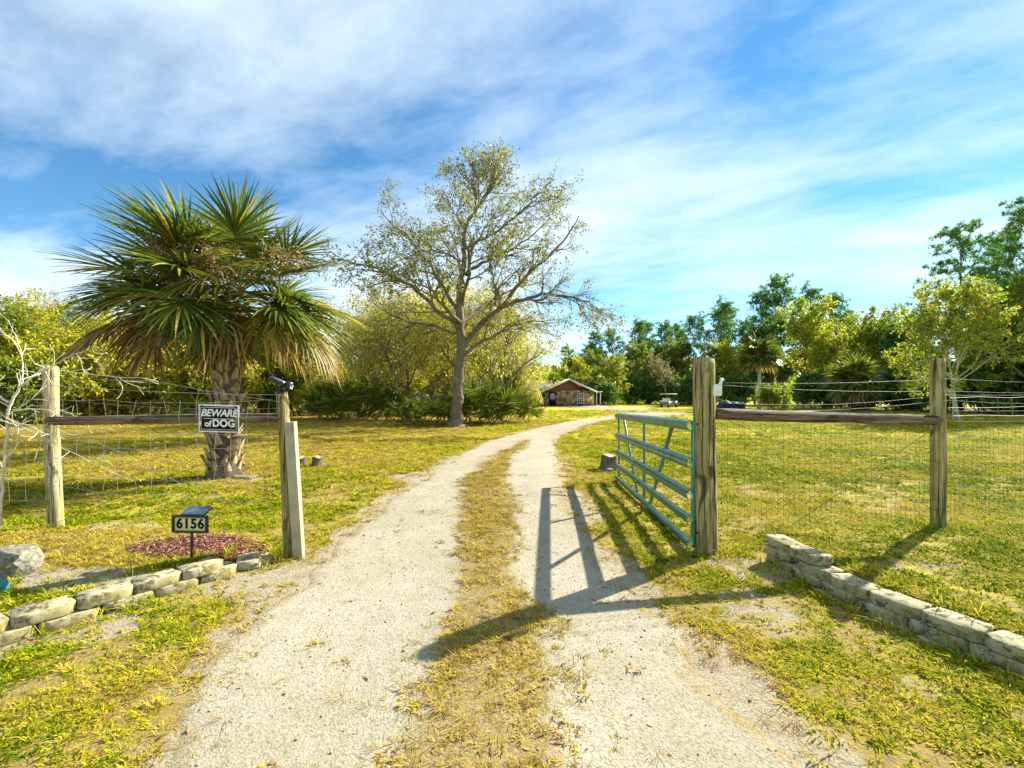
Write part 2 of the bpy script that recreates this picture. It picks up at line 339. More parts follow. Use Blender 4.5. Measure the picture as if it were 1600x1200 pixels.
def build_drive():
    ys = np.concatenate([np.arange(-5, 10, .07), np.arange(10, 33.01, .2)]); K = 41; V = []; th = []
    for side_y in ys:
        l = np.interp(side_y, EDGE[:, 0], EDGE[:, 1]); r = np.interp(side_y, EDGE[:, 0], EDGE[:, 2])
        l -= (fnoise(np.array(side_y * 1.7), np.array(3.0), 61) - .5) * .4; r += (fnoise(np.array(side_y * 1.7), np.array(9.0), 62) - .5) * .4
        xs = np.linspace(l, r, K); e = np.zeros(K)
        V.append(np.stack([xs, np.full(K, side_y), terrain(xs, np.full(K, side_y)) + np.where((np.arange(K) == 0) | (np.arange(K) == K - 1), -.012, .006)], 1))
        w = median_w(side_y); th.append(np.clip(1.25 - np.abs(xs - median_c(side_y)) / max(w, .01), 0, 1) if w > .02 else e); th[-1] = np.maximum(th[-1], .62 * np.clip(1 - np.minimum(xs - xs[0], xs[-1] - xs) / .34, 0, 1) * (side_y < 9))
    V = np.concatenate(V); n = len(ys); i = np.arange(n - 1)[:, None] * K + np.arange(K - 1)[None]
    Q = np.stack([i, i + 1, i + K + 1, i + K], -1).reshape(-1, 4)
    tag(link('driveway', mesh_np('driveway', V, Q, None, M['drive'], True, {'thatch': np.concatenate(th)})), kind='structure',
        label='pale crushed shell driveway with two wheel tracks')
    def ribbon(name, pts, w, dz, label):
        P = np.array(pts, float); s = np.linspace(0, len(P) - 1, 60); c = np.stack([np.interp(s, np.arange(len(P)), P[:, k]) for k in (0, 1)], 1)
        D = np.gradient(c, axis=0); D /= np.linalg.norm(D, axis=1)[:, None]; nn = np.stack([-D[:, 1], D[:, 0]], 1)
        ww = np.interp(s, np.arange(len(P)), w) if hasattr(w, '__len__') else np.full(60, w)
        q = np.linspace(-1, 1, 9); X = c[:, None] + nn[:, None] * (q[None, :, None] * ww[:, None, None])
        V = np.concatenate([X, (terrain(X[..., 0], X[..., 1]) + dz)[..., None]], -1); i = np.arange(59)[:, None] * 9 + np.arange(8)[None]
        tag(link(name, mesh_np(name, V, np.stack([i, i + 1, i + 10, i + 9], -1).reshape(-1, 4), None, M['drive'], True, {'thatch': np.zeros(540)})), kind='structure', label=label)
    ribbon('side_road', FAR, [1.45, 1.9, 2.2, 2.2, 2.2, 2.2, 2.2], .012, 'far shell track curving off to the right')
    ribbon('house_drive', [(9.4, 34.4), (12.0, 40), (13.2, 46), (12.2, 53), (9.5, 57.5)], [1.5, 2.0, 2.2, 2.6, 3.2], .018, 'shell spur leading up to the stone house')
build_drive()

# ------------------------------------------------------------------ fences, gate, walls, signs
M['post_green'] = mat_post('weathered_post_mossy', (.11, .08, .025), (.47, .40, .165), (.18, .20, .018))
M['post_grey'] = mat_post('weathered_post_pale', (.19, .15, .065), (.52, .46, .25), (.27, .26, .05))
M['rail_wood'] = mat_post('dark_rail_wood', (.035, .022, .011), (.26, .19, .115), (.10, .075, .04))
M['board_wood'] = mat_plain('sawn_board', (.36, .32, .20), .85, var=.3, scale=5)
M['wire'] = mat_plain('galvanised_wire', (.27, .27, .235), .6, .2)
M['rust_wire'] = mat_plain('rusty_wire', (.12, .09, .06), .7, .2)
M['gate'] = None
M['black'] = mat_plain('black_plastic', (.012, .012, .014), .4, spec=.5)
M['white'] = mat_plain('white_plastic', (.75, .75, .72), .5, var=.05)
M['iron'] = mat_plain('dark_iron', (.03, .025, .02), .6, .5)
def mat_gate():
    t = NT('green_gate_steel'); n = t.noise(t.coord((1, 1, 1)), 4, 6, .65); f = t.noise(t.coord((6, 1, 6)), 9, 6, .7); w = t.noise(t.coord(), 14, 5, .7)
    col = t.ramp(n, [(.3, (.055, .165, .145)), (.7, (.14, .29, .26))]); col = t.mix(t.ramp(f, [(.58, 0.0), (.72, .5)]), col, (.34, .42, .40)); col = t.mix(t.ramp(w, [(.62, 0.0), (.70, .65)]), col, (.15, .09, .04))
    t.link(t.ramp(f, [(.3, .24), (.7, .5)]), t.b.inputs['Roughness']); m = t.base(col, .35, .65, .5); t.bump(n, .08, .01); return m
M['gate'] = mat_gate()
def W(o):                                     # part built in world coordinates under an Empty that only has a location
    o.matrix_parent_inverse = Matrix.Translation(o.parent.location).inverted(); return o
def post_mesh(name, base, top, r, mat, seed, sides=26, rings=34, taper=.97):
    rng = np.random.RandomState(seed); base = np.array(base, float); top = np.array(top, float)
    ax = (top - base); Ln = np.linalg.norm(ax); ax /= Ln
    a = np.array((0, 1.0, 0)) if abs(ax[1]) < .8 else np.array((0, 0, 1.0)); u = np.cross(a, ax); u /= np.linalg.norm(u); w = np.cross(ax, u)
    th = np.arange(sides) * 2 * math.pi / sides; V = []
    chk = rng.rand(3) * 6.28
    for i in range(rings):
        t = i / (rings - 1); rr = r * (1 + (taper - 1) * t)
        dr = (vnoise(th * 1.9 + 7, np.full(sides, t * Ln * 2.2), seed) - .5) * .10 + (vnoise(th * 5, np.full(sides, t * Ln * 9), seed + 1) - .5) * .05
        for c in chk: dr = dr - .10 * np.exp(-((np.mod(th - c - .25 * t + math.pi, 2 * math.pi) - math.pi) / .07) ** 2)
        rad = rr * (1 + dr)
        if i == rings - 1: rad = rad * .93
        off = 0.01 * np.array((math.sin(t * 3 + seed), math.cos(t * 2.3 + seed)))
        p = base + ax * (t * Ln)
        tl = (np.cos(th + seed) * .012 + (rng.rand(sides) - .5) * .012) if i >= rings - 2 else 0 * th
        V.append(p + (rad * np.cos(th) + off[0])[:, None] * u + (rad * np.sin(th) + off[1])[:, None] * w + np.asarray(tl)[:, None] * ax)
    V = np.concatenate(V); k = np.arange(sides); k2 = (k + 1) % sides
    Q = np.concatenate([np.stack([i * sides + k, i * sides + k2, (i + 1) * sides + k2, (i + 1) * sides + k], 1) for i in range(rings - 1)])
    l = (rings - 1) * sides; V = np.concatenate([V, [V[l:].mean(0), V[:sides].mean(0)]])
    T = np.concatenate([np.stack([np.full(sides, len(V) - 2), l + k, l + k2], 1), np.stack([np.full(sides, len(V) - 1), k2, k], 1)])
    Q = Q; me = mesh_np(name, V, Q, T, mat)
    sm = np.zeros(len(me.polygons), bool); sm[:len(Q)] = True; me.polygons.foreach_set('use_smooth', sm); return me
def rail_mesh(name, a, b, r, mat, seed):      # same log, grain along its own axis
    me = post_mesh(name, (0, 0, 0), (0, 0, (Vector(b) - Vector(a)).length), r, mat, seed, 18, 26, .92); return me
def place_rail(name, a, b, r, mat, seed, parent):
    a = Vector(a); b = Vector(b); o = link(name, rail_mesh(name, a, b, r, mat, seed), parent)
    o.location = a - parent.location; o.rotation_euler = (b - a).to_track_quat('Z', 'X').to_euler(); return o
def tz(x, y): return float(terrain(np.array(x), np.array(y)))
G0 = Vector((1.94, 4.32, 0)); R0 = Vector((4.69, 4.80, tz(4.69, 4.80))); L0 = Vector((-5.17, 4.95, tz(-5.17, 4.95))); K0 = Vector((-2.13, 4.2, 0))
rngp = np.random.RandomState(5)
def strand(parent, pts, sag=.02, barb=True, rad=.0015, mat='wire', name='barbed_wire'):
    mb = MB(); P = []
    for a, b in zip(pts[:-1], pts[1:]):
        a = Vector(a); b = Vector(b); n = max(6, int((b - a).length / .12))
        for i in range(n + (b == Vector(pts[-1]))):
            t = i / n; p = a.lerp(b, t); p.z -= sag * 4 * t * (1 - t); p += Vector((rngp.randn(), rngp.randn(), rngp.randn())) * .0010; P.append(p)
    mb.tube(P, rad, 5)
    if barb:
        for p in P[::1]:
            if rngp.rand() < .3:
                d = Vector(rngp.randn(3)).normalized() * .007
                mb.tube([p - d, p + d], rad * .8, 4); d = d.cross(Vector((.3, .8, .5))).normalized() * .007; mb.tube([p - d, p + d], rad * .8, 4)
    return W(mb.obj(name, M[mat], parent, True))
def net(parent, a, b, zs, dx, jit, rad, mat, name='wire_mesh', sag=.0):
    mb = MB(); a = Vector(a); b = Vector(b); Ln = (b - a).length; d = (b - a) / Ln; n = int(Ln / dx)
    for z in zs:
        mb.tube([a + d * (Ln * t) + Vector((0, rngp.randn() * jit, z - sag * 4 * t * (1 - t) + rngp.randn() * jit)) for t in np.linspace(0, 1, max(8, n // 2))], rad, 4, False)
    for i in range(n + 1):
        p = a + d * (i * dx + rngp.randn() * jit); q = [p + d * (rngp.randn() * jit) + Vector((0, rngp.randn() * jit, z)) for z in (zs if jit > .004 else (zs[0], zs[len(zs) // 2], zs[-1]))]
        mb.tube(q, rad, 4, False)
    o = W(mb.obj(name, M[mat], parent, True)); o['kind'] = 'stuff'; return o
def wrap(post, c, r, z, parent, turns=2, mat='rust_wire'):
    P = [Vector((c.x + math.cos(t) * r, c.y + math.sin(t) * r, z + .006 * t / 6.28 + .004 * math.sin(3 * t))) for t in np.linspace(0, 6.28 * turns, 26 * turns)]
    o = MB().tube(P, .0028, 5).obj('wire_wrap', M[mat], post, True)
    o.matrix_parent_inverse = Matrix.Translation(parent.location).inverted(); return o
def fence_right():
    f = empty('wire_fence', (3.3, 4.55, tz(3.3, 4.55)), 'fence with thick gate post, dark log rail and fine mesh right of the drive', 'fence')
    gp = link('post', post_mesh('gate_post', G0 - Vector((0, 0, .3)), Vector((1.91, 4.32, 1.92)), .105, M['post_green'], 3), f); W(gp)
    gp['label'] = 'thick mossy gate post with knots and wire scars'
    rp = W(link('post', post_mesh('post', R0 - Vector((0, 0, .3)), Vector((4.70, 4.8, 1.945)), .068, M['post_green'], 8), f))
    place_rail('rail', (2.02, 4.34, 1.375), (4.66, 4.78, 1.275), .058, M['rail_wood'], 4, f)
    A = lambda z: (1.99, 4.22, z); B = lambda z: (4.69, 4.70, z); C = lambda z: (7.6, 5.25, z)
    strand(f, [(2.08, 4.26, 1.675), B(1.735), C(1.70)], .025); strand(f, [A(1.655), B(1.60), C(1.62)], .03)
    strand(f, [A(1.48), (3.3, 4.45, 1.46), B(1.555), C(1.575)], .01); strand(f, [A(1.41), B(1.50), C(1.52)], .05)
    for z in (1.385, 1.33, 1.27): strand(f, [B(z), C(z)], .01, False)
    net(f, (4.75, 4.72, 0), (7.6, 5.26, 0), (1.33, 1.42, 1.53), .22, .006, .0022, 'wire')
    net(f, (2.03, 4.21, 0), (4.62, 4.69, 0), list(np.arange(.22, 1.36, .105)), .062, .0025, .0013, 'rust_wire')
    net(f, (4.75, 4.72, 0), (7.6, 5.26, 0), list(np.arange(.24, 1.27, .105)), .062, .0025, .0013, 'rust_wire')
    strand(f, [(2.06, 4.25, 1.33), (4.62, 4.72, .30)], .0, False, .0028, 'rust_wire', 'brace_wire')
    strand(f, [(4.62, 4.70, 1.24), (2.6, 4.35, .12)], .0, False, .0028, 'rust_wire', 'brace_wire')
    for z in (1.48, 1.46, .18): wrap(gp, Vector((1.93, 4.32, 0)), .112, z, f, 1, 'wire')
    for z in (1.73, 1.31, 1.745): wrap(rp, Vector((4.70, 4.80, 0)), .075, z, f, 1)
    for k in range(9):                        # staples and nails in the gate post
        z = .25 + k * .13; x, y = 2.032, 4.27
        MB().tube([(x - .012, y - .02, z), (x + .03, y - .01, z + .003)], .004, 5).obj('staple', M['wire'], gp).matrix_parent_inverse = Matrix.Translation(f.location).inverted()
    wm = MB().tube([(1.93, 4.30, 1.95), (1.93, 4.30, 1.99)], [.012, .004], 6)
fence_right()
def fence_left():
    f = empty('wire_fence', (-3.6, 4.6, tz(-3.6, 4.6)), 'fence with pale post, log rail and loose woven wire before the large palm', 'fence')
    lp = W(link('post', post_mesh('post', L0 - Vector((0, 0, .3)), Vector((-5.24, 4.95, 1.885)), .070, M['post_grey'], 15), f))
    kp = W(link('post', post_mesh('post', K0 - Vector((0, 0, .3)), Vector((-2.23, 4.2, 1.575)), .056, M['post_green'], 18), f))
    bd = MB().box((-.044, -.02, 0), (.044, .07, 1.36)).obj('board', M['board_wood'], f, bevel=.004)
    bd.location = Vector((-2.035, 4.15, -.06)) - f.location; bd.rotation_euler = (0, R(-3.4), R(8)); bd['label'] = 'pale sawn board standing against the latch post'
    place_rail('rail', (-5.16, 4.86, 1.275), (-2.22, 4.2, 1.325), .05, M['rail_wood'], 24, f)
    A = lambda z: (-5.18, 4.84, z); B = lambda z: (-2.20, 4.12, z); C = lambda z: (-8.6, 5.5, z)
    strand(f, [C(1.74), A(1.765), (-3.7, 4.5, 1.70), B(1.49)], .01, False, .0028); strand(f, [C(1.60), A(1.665), B(1.555)], .02, True, .0028)
    strand(f, [C(1.45), A(1.53), B(1.43)], .05, False)
    net(f, (-5.14, 4.83, 0), (-2.26, 4.13, 0), (.55, .70, .86, 1.02, 1.18, 1.34, 1.50), .205, .014, .0021, 'wire', sag=.02)
    net(f, (-5.28, 4.85, 0), (-8.0, 5.4, 0), (.35, .6, .86, 1.1, 1.34, 1.5), .205, .012, .0021, 'wire')
    strand(f, [(-5.1, 4.84, .12), (-3.15, 4.37, .85)], 0, False, .0028, 'rust_wire', 'brace_wire')
    strand(f, [(-5.1, 4.85, 1.22), (-4.2, 4.65, .95), (-3.3, 4.42, .62)], 0, False, .003, 'wire', 'brace_wire')
    for z in (1.36, 1.34, 1.30, 1.50): wrap(kp, Vector((-2.217, 4.2, 0)), .061, z, f, 1, 'wire')
    for z in (1.76, 1.67): wrap(lp, Vector((-5.235, 4.95, 0)), .077, z, f, 1, 'wire')
    for k in range(8):
        z = .2 + k * .14; x = -2.13 - .065 * z; MB().tube([(x - .05, 4.135, z), (x + .055, 4.14, z + .004)], .0026, 5).obj('staple', M['rust_wire'], kp).matrix_parent_inverse = Matrix.Translation(f.location).inverted()
fence_left()

def gate():
    H = Vector((1.795, 4.30)); F = Vector((2.03, 8.32)); ax = (F - H); Ln = ax.length; ax.normalize(); nx = Vector((-ax.y, ax.x))    # nx points left, towards the drive
    g = empty('farm_gate', (H.x, H.y, 0), 'open green steel farm gate with five ribbed rails swung back along the drive', 'gate')
    sag = -.095
    def pt(t, n, z): p = H + ax * (Ln * t) + nx * n; return Vector((p.x, p.y, z + sag * t))
    rails = ((1.198, 1.312), (.816, .938), (.50, .622), (.262, .362), (.03, .126))
    for z0, z1 in rails:
        h = z1 - z0; prof = [(0, 0), (.006, .004), (.030, .17 * h), (.046, .40 * h), (.048, .60 * h), (.032, .83 * h), (.006, h - .004), (0, h)]
        k = len(prof); V = []
        for t in np.linspace(0, 1, 9): V += [pt(t, .02 + n, z0 + z) for n, z in prof]
        for t in np.linspace(0, 1, 9): V += [pt(t, .02 + n - .003 if 0 < i < k - 1 else .0185 + n, z0 + (z * .96 + .02 * h)) for i, (n, z) in enumerate(prof)]
        Q = []; off = 9 * k
        for s in range(8):
            for i in range(k - 1):
                a = s * k + i; Q += [(a, a + 1, a + k + 1, a + k), (off + a, off + a + k, off + a + k + 1, off + a + 1)]
            for i in (0, k - 1): a = s * k + i; Q.append((a, a + k, off + a + k, off + a))
        for s in (0, 8):
            for i in range(k - 1): a = s * k + i; Q.append((a, off + a, off + a + 1, a + 1))
        o = MB().add([tuple(v) for v in V], Q).obj('rail', M['gate'], g, False); W(o)
        for p in o.data.polygons: p.use_smooth = False
        b = MB()
        q = pt(.012, .062, (z0 + z1) / 2); b.tube([q, q + Vector((nx.x, nx.y, 0)) * .01], [.009, .007], 8)
        o2 = b.obj('bolt', M['iron'], o); o2.matrix_parent_inverse = Matrix.Translation(g.location).inverted()
    def bar(name, t0, z0, t1, z1, w, m='gate', dep=.028):
        a = pt(t0, -.006, z0); b = pt(t1, -.006, z1); d = (b - a).normalized(); s = Vector((nx.x, nx.y, 0)); u = d.cross(s).normalized()
        V = []
        for p in (a, b):
            for (i, j) in ((-1, -1), (1, -1), (1, 1), (-1, 1)): V.append(tuple(p + u * (w / 2 * i) + s * (dep / 2 * j)))
        return W(MB().add(V, [(0, 1, 2, 3), (7, 6, 5, 4), (0, 4, 5, 1), (1, 5, 6, 2), (2, 6, 7, 3), (3, 7, 4, 0)]).obj(name, M[m], g, bevel=.004))
    bar('upright', .008, .04, .008, 1.30, .05); bar('upright', .505, .05, .505, 1.29, .045); bar('upright', .992, .05, .992, 1.30, .045)
    bar('brace', .165, 1.26, .43, .06, .055); bar('brace', .885, 1.26, .60, .06, .05)
    for z in (1.27, .20):
        a = Vector((H.x + .02, H.y - .02, z)); W(MB().tube([a, a + Vector((.06, .0, .0)), a + Vector((.06, 0, .05))], .009, 8).obj('hinge', M['iron'], g, True))
    a = pt(1.0, .05, .79); W(MB().tube([a, a + Vector((-.04, .03, -.02)), a + Vector((-.05, .03, -.09))], .006, 6).obj('latch_hook', M['iron'], g, True))
gate()

M['block'] = None
def mat_block():
    t = NT('split_face_block'); v = t.coord(); oi = t.n('ShaderNodeObjectInfo'); f = t.noise(v, 30, 8, .75); g = t.noise(v, 6, 5, .6)
    ge = t.n('ShaderNodeNewGeometry'); sx = t.n('ShaderNodeSeparateXYZ'); t.link(ge.outputs['Normal'], sx.inputs[0])
    wv = t.coord(which='Generated'); tc = t.n('ShaderNodeTexCoord'); off = t.n('ShaderNodeVectorMath'); t.link(v, off.inputs[0])
    cmb = t.n('ShaderNodeCombineXYZ')
    for i in range(3): t.link(t.math('MULTIPLY', oi.outputs['Random'], 37.0 + 11 * i), cmb.inputs[i])
    t.link(cmb.outputs[0], off.inputs[1]); li = t.noise(off.outputs[0], 13, 8, .75)
    col = t.ramp(f, [(.3, (.29, .25, .14)), (.68, (.47, .42, .28))])
    col = t.mix(t.ramp(li, [(.49, 0.0), (.58, .9)]), col, (.04, .04, .016))
    col = t.mix(t.ramp(g, [(.48, 0.0), (.64, .6)]), col, (.27, .24, .07))
    t.bump(t.math('ADD', f, t.math('MULTIPLY', li, .5)), .55, .007); return t.base(col, .95, spec=.1)
M['block'] = mat_block()
def block_meshes():
    out = []
    for s in range(5):
        rng = np.random.RandomState(90 + s); L, D, Hh = .152, .10, .074
        plan = [(-L + .02, D), (L - .02, D), (L, -.052), (.105, -.09), (-.105, -.09), (-L, -.052)]
        # rings in z, split face roughness on the front columns
        cols = []
        for i in range(len(plan)):
            a = plan[i]; b = plan[(i + 1) % len(plan)]; m = 2 if i in (0, 5, 1) else 4
            for k in range(m): cols.append((a[0] + (b[0] - a[0]) * k / m, a[1] + (b[1] - a[1]) * k / m))
        n = len(cols); V = []; zs = (0, .005, .037, .070, Hh)
        for zi, z in enumerate(zs):
            for (x, y) in cols:
                j = .0022 if y < 0 else .0006; ins = .0035 if zi in (0, 4) else 0
                V.append((x * (1 - ins / .15) + (rng.rand() - .5) * j, y * (1 - ins / .1) + (rng.rand() - .5) * 2 * j, z + (rng.rand() - .5) * .0015))
        Q = [(r * n + i, r * n + (i + 1) % n, (r + 1) * n + (i + 1) % n, (r + 1) * n + i) for r in range(4) for i in range(n)]
        V += [(0, 0, 0), (0, 0, Hh + .001)]; c = len(V)
        T = [(c - 2, (i + 1) % n, i) for i in range(n)] + [(c - 1, 4 * n + i, 4 * n + (i + 1) % n) for i in range(n)]
        out.append(mesh_np('block', V, Q, T, M['block']))
    return out
BL = block_meshes()
def wall(label, line, courses, side, seed, cap):
    rng = random.Random(seed); P = [Vector((a, b, 0)) for a, b in line]; w = empty('retaining_wall', (P[0].x, P[0].y, 0), label, 'retaining wall')
    cum = [0]
    for a, b in zip(P[:-1], P[1:]): cum.append(cum[-1] + (b - a).length)
    def along(s):
        for i in range(len(P) - 1):
            if s <= cum[i + 1] or i == len(P) - 2:
                d = (P[i + 1] - P[i]).normalized(); return P[i] + d * (s - cum[i]), d
    for ci, (z, s0, s1, back) in enumerate(courses):
        s = s0
        while s < s1:
            p, d = along(s + .15); nrm = Vector((d.y, -d.x, 0)) * side      # towards the drive
            ang = math.atan2(-nrm.x, nrm.y) + math.pi                         # block front is -y
            o = link('block', rng.choice(BL), w); q = p - nrm * back + nrm * rng.uniform(-.005, .005)
            o.location = Vector((q.x, q.y, z + rng.uniform(-.004, .004))) - w.location
            o.rotation_euler = (R(rng.uniform(-.7, .7)), R(rng.uniform(-.7, .7)), ang + R(rng.uniform(-1.3, 1.3))); o.scale = (rng.uniform(.96, 1.0), 1, rng.uniform(.97, 1.02))
            s += .303
    for (x, y, z, a) in cap:
        o = link('block', rng.choice(BL), w); o.location = Vector((x, y, z)) - w.location; o.rotation_euler = (R(rng.uniform(-2, 2)), R(rng.uniform(-3, 3)), R(a))
    return w
wall('curved low block wall right of the drive, two loose cap blocks at its far end', WR, ((-.07, .1, 4.1, .0), (.006, .05, 4.1, .02), (.082, .42, 4.1, .035)), 1, 1,
     ((2.47, 3.97, .083, -84), (2.52, 3.69, .160, -80), (2.48, 3.98, .160, -83)))
wall('curved low block wall left of the drive below the house number sign', WL, ((-.08, .12, 4.3, 0), (-.004, .18, 4.3, .02), (.072, .30, 4.3, .035)), -1, 2,
     ((-2.40, 3.98, .0, 120), (-2.36, 4.08, -.04, 128)))

# ---- signs and small fittings
def text_mesh(name, body, size, mat, bold=0.0, shear=0.0, ext=.001, space=1.0):
    c = bpy.data.curves.new(name, 'FONT'); c.body = body; c.size = size; c.align_x = 'CENTER'; c.align_y = 'CENTER'
    c.offset = bold; c.shear = shear; c.extrude = ext; c.space_character = space; c.resolution_u = 6
    o = bpy.data.objects.new(name, c); COL.objects.link(o); bpy.context.view_layer.update()
    me = bpy.data.meshes.new_from_object(o.evaluated_get(bpy.context.evaluated_depsgraph_get())); bpy.data.objects.remove(o); bpy.data.curves.remove(c)
    me.materials.clear(); me.materials.append(mat); me.name = name; return me
def frame_bars(w, h, t, d):                   # rectangle outline as a mesh, facing -y
    mb = MB()
    mb.box((-w, -d, h - t), (w, 0, h)); mb.box((-w, -d, -h), (w, 0, -h + t)); mb.box((-w, -d, -h + t), (-w + t, 0, h - t)); mb.box((w - t, -d, -h + t), (w, 0, h - t)); return mb
M['sign_black'] = mat_plain('sign_black', (.006, .007, .010), .6, spec=.15); M['sign_white'] = mat_plain('sign_white', (.78, .78, .74), .5, var=.04)
M['panel_yellow'] = mat_plain('reflective_yellow', (.62, .58, .24), .5, var=.06)
def dog_sign():
    s = empty('warning_sign', (-2.86, 4.245, 1.325), 'black and white BEWARE of DOG sign hung on the left log rail', 'sign'); s.rotation_euler = (R(3), R(1.5), R(-3))
    w, h = .205, .135
    MB().box((-w, 0, -h), (w, .004, h)).obj('plate', M['sign_white'], s, bevel=.002)
    o = MB().box((-w + .014, -.003, -h + .014), (w - .014, -.0005, h - .014)).obj('black_field', M['sign_black'], s)
    frame_bars(w - .026, h - .026, .004, .005).obj('border_line', M['sign_white'], s)
    for body, size, x, z, bold, sh in (('BEWARE', .097, .004, .052, .0022, .25), ('DOG', .098, .052, -.048, .0035, 0), ('of', .082, -.108, -.054, .0025, 0)):
        link('lettering', text_mesh('lettering', body, size, M['sign_white'], bold, sh, .0008, .95 if body == 'BEWARE' else 1.02), s, (x, -.0045, z), (R(90), 0, 0))
    MB().box((-.15, -.005, -.0045), (.15, -.0028, .0005)).obj('underline', M['sign_white'], s)
    MB().box((-w + .012, -.0045, -.075), (-w + .028, -.003, -.03)).obj('tape', M['white'], s)
    for x in (-.17, .17): MB().tube([(x, -.006, h - .012), (x, .0, h - .012)], .006, 8).obj('screw', M['iron'], s)
dog_sign()
def number_sign():
    x, y = -2.80, 3.80; z = tz(x, y)
    s = empty('house_number_sign', (x, y, z), 'yellow 6156 house number on a black stake with small solar panel', 'sign'); s.rotation_euler = (0, 0, R(-4)); zc = .31
    MB().box((-.011, 0, -.2), (.011, .012, zc)).obj('stake', M['black'], s, bevel=.003)
    MB().box((-.145, -.012, zc - .06), (.145, .0, zc + .06)).obj('panel', M['panel_yellow'], s, bevel=.003)
    fb = frame_bars(.162, .076, .018, .026); fb.obj('frame', M['black'], s, bevel=.003).location.z = zc
    for k, d in enumerate('6156'):
        link('digit', text_mesh('digit', d, .118, M['sign_black'], .004, 0, .001), s, (-.098 + k * .0655, -.0135, zc), (R(90), 0, 0))
    MB().box((-.10, .0, .0), (.11, .115, .012), Matrix.Translation((0.01, -.01, zc + .078)) @ Matrix.Rotation(R(22), 4, 'X')).obj('solar_panel', M['solar'], s, bevel=.003)
    MB().box((-.105, .0, -.008), (.115, .12, -.001), Matrix.Translation((0.01, -.012, zc + .078)) @ Matrix.Rotation(R(22), 4, 'X')).obj('solar_housing', M['black'], s, bevel=.002)
M['solar'] = mat_plain('solar_glass', (.16, .22, .28), .10, .5, spec=.8)
number_sign()
def solar_light():
    p = Vector((-2.23, 4.2, 1.573)); s = empty('solar_spotlight', p, 'black solar spotlight fixed on top of the latch post', 'lamp')
    MB().tube([(0, 0, 0), (0, 0, .012), (0, 0, .03)], [.045, .045, .025], 14).obj('base', M['black'], s)
    MB().tube([(0, 0, .02), (.005, 0, .075)], .014, 10).obj('bracket', M['black'], s)
    Mx = Matrix.Translation((-.01, 0, .10)) @ Matrix.Rotation(R(24), 4, 'Y')
    MB().box((-.10, -.05, -.012), (.06, .05, .024), Mx).obj('body', M['black'], s, bevel=.006)
    MB().box((-.095, -.045, .0245), (.05, .045, .0265), Mx).obj('solar_panel', M['solar'], s)
    hd = MB().tube([(.05, 0, .085), (.075, 0, .075), (.098, 0, .065)], [.03, .04, .042], 14).obj('lamp_head', M['black'], s)
    for k in range(5):
        a = k * 1.256; MB().tube([(.099, .022 * math.cos(a), .065 + .022 * math.sin(a)), (.103, .022 * math.cos(a), .064 + .022 * math.sin(a))], .009, 8).obj('bulb', M['white'], hd)
solar_light()
def insulator():
    s = empty('fence_insulator', (1.985, 4.205, 1.62), 'white plastic electric fence box on the gate post', 'insulator')
    MB().box((-.045, -.03, -.075), (.035, .0, .035)).obj('box', M['white'], s, bevel=.012)
    MB().tube([(.012, -.014, .02), (.028, -.012, .06), (.034, -.010, .10)], [.020, .016, .013], 8).obj('arm', M['white'], s, True)
    MB().tube([(-.004, -.031, -.02), (-.004, -.038, -.02)], .02, 12).obj('knob', M['white'], s, True)
    MB().tube([(.034, -.01, .092), (.052, -.006, .088), (.062, -.002, .075)], [.008, .008, .006], 8).obj('hook', M['white'], s, True)
insulator()

M['stump'] = mat_bark('stump_bark', (.03, .025, .018), (.20, .16, .10), 8, 2); M['cut_wood'] = mat_plain('cut_wood', (.36, .29, .18), .9, var=.35, scale=14)
def stump(x, y, r, h, label, seed):
    z = tz(x, y); s = empty('tree_stump', (x, y, z), label, 'tree stump', 'old stumps in the grass'); n = 20; V = []
    for i, t in enumerate((-.1, 0, .3, .7, .95, 1.0)):
        for k in range(n):
            a = k * 6.283 / n; fl = 1 + (.5 * math.exp(-max(t, 0) * 5)) * (.6 + .4 * math.sin(a * 4 + seed)); rr = r * fl * (.92 + .16 * float(vnoise(np.array(a * 2.2), np.array(t * 2), seed)))
            V.append((rr * math.cos(a), rr * math.sin(a), h * t + (.02 * math.sin(a * 3 + seed) if i > 3 else 0)))
    Q = [(i * n + k, i * n + (k + 1) % n, (i + 1) * n + (k + 1) % n, (i + 1) * n + k) for i in range(5) for k in range(n)]
    MB().add(V, Q).obj('bark', M['stump'], s)
    T = [(n, k, (k + 1) % n) for k in range(n)]; MB().add(V[-n:] + [(0, 0, h)], None, T).obj('cut_top', M['cut_wood'], s)
stump(-4.28, 9.6, .12, .21, 'small dark stump in the lawn right of the latch post', 1)
stump(-4.72, 9.75, .11, .18, 'small dark stump partly hidden behind the latch post board', 2)
stump(2.13, 9.55, .17, .33, 'cut stump in the grass beyond the open gate', 3)
M['stone'] = mat_plain('pale_limestone', (.19, .18, .13), .95, var=.6, scale=7, bump=.8)
def rock(name, loc, size, label, seed, cat='rock'):
    rng = np.random.RandomState(seed); import bmesh
    bm = bmesh.new(); bmesh.ops.create_icosphere(bm, subdivisions=3, radius=1)
    for v in bm.verts:
        c = v.co; c *= 1 + .5 * (float(vnoise(np.array(c.x * 1.6 + seed + 5), np.array(c.y * 1.6 + c.z * 2.1), seed)) - .5) + .12 * (float(vnoise(np.array(c.x * 5 + 9), np.array(c.y * 5 + c.z * 5), seed)) - .5)
        c.z = max(c.z, -.5); c.z = min(c.z, .62 + .1 * c.x)
    me = bpy.data.meshes.new(name); bm.to_mesh(me); bm.free(); me.materials.append(M['stone'])
    o = link(name, me, None, loc, (0, 0, seed), size); return tag(o, label, cat)
rock('boulder', (-4.06, 3.50, tz(-4.06, 3.5) + .08), (.21, .18, .17), 'pale limestone boulder at the left edge below the fence post', 3)
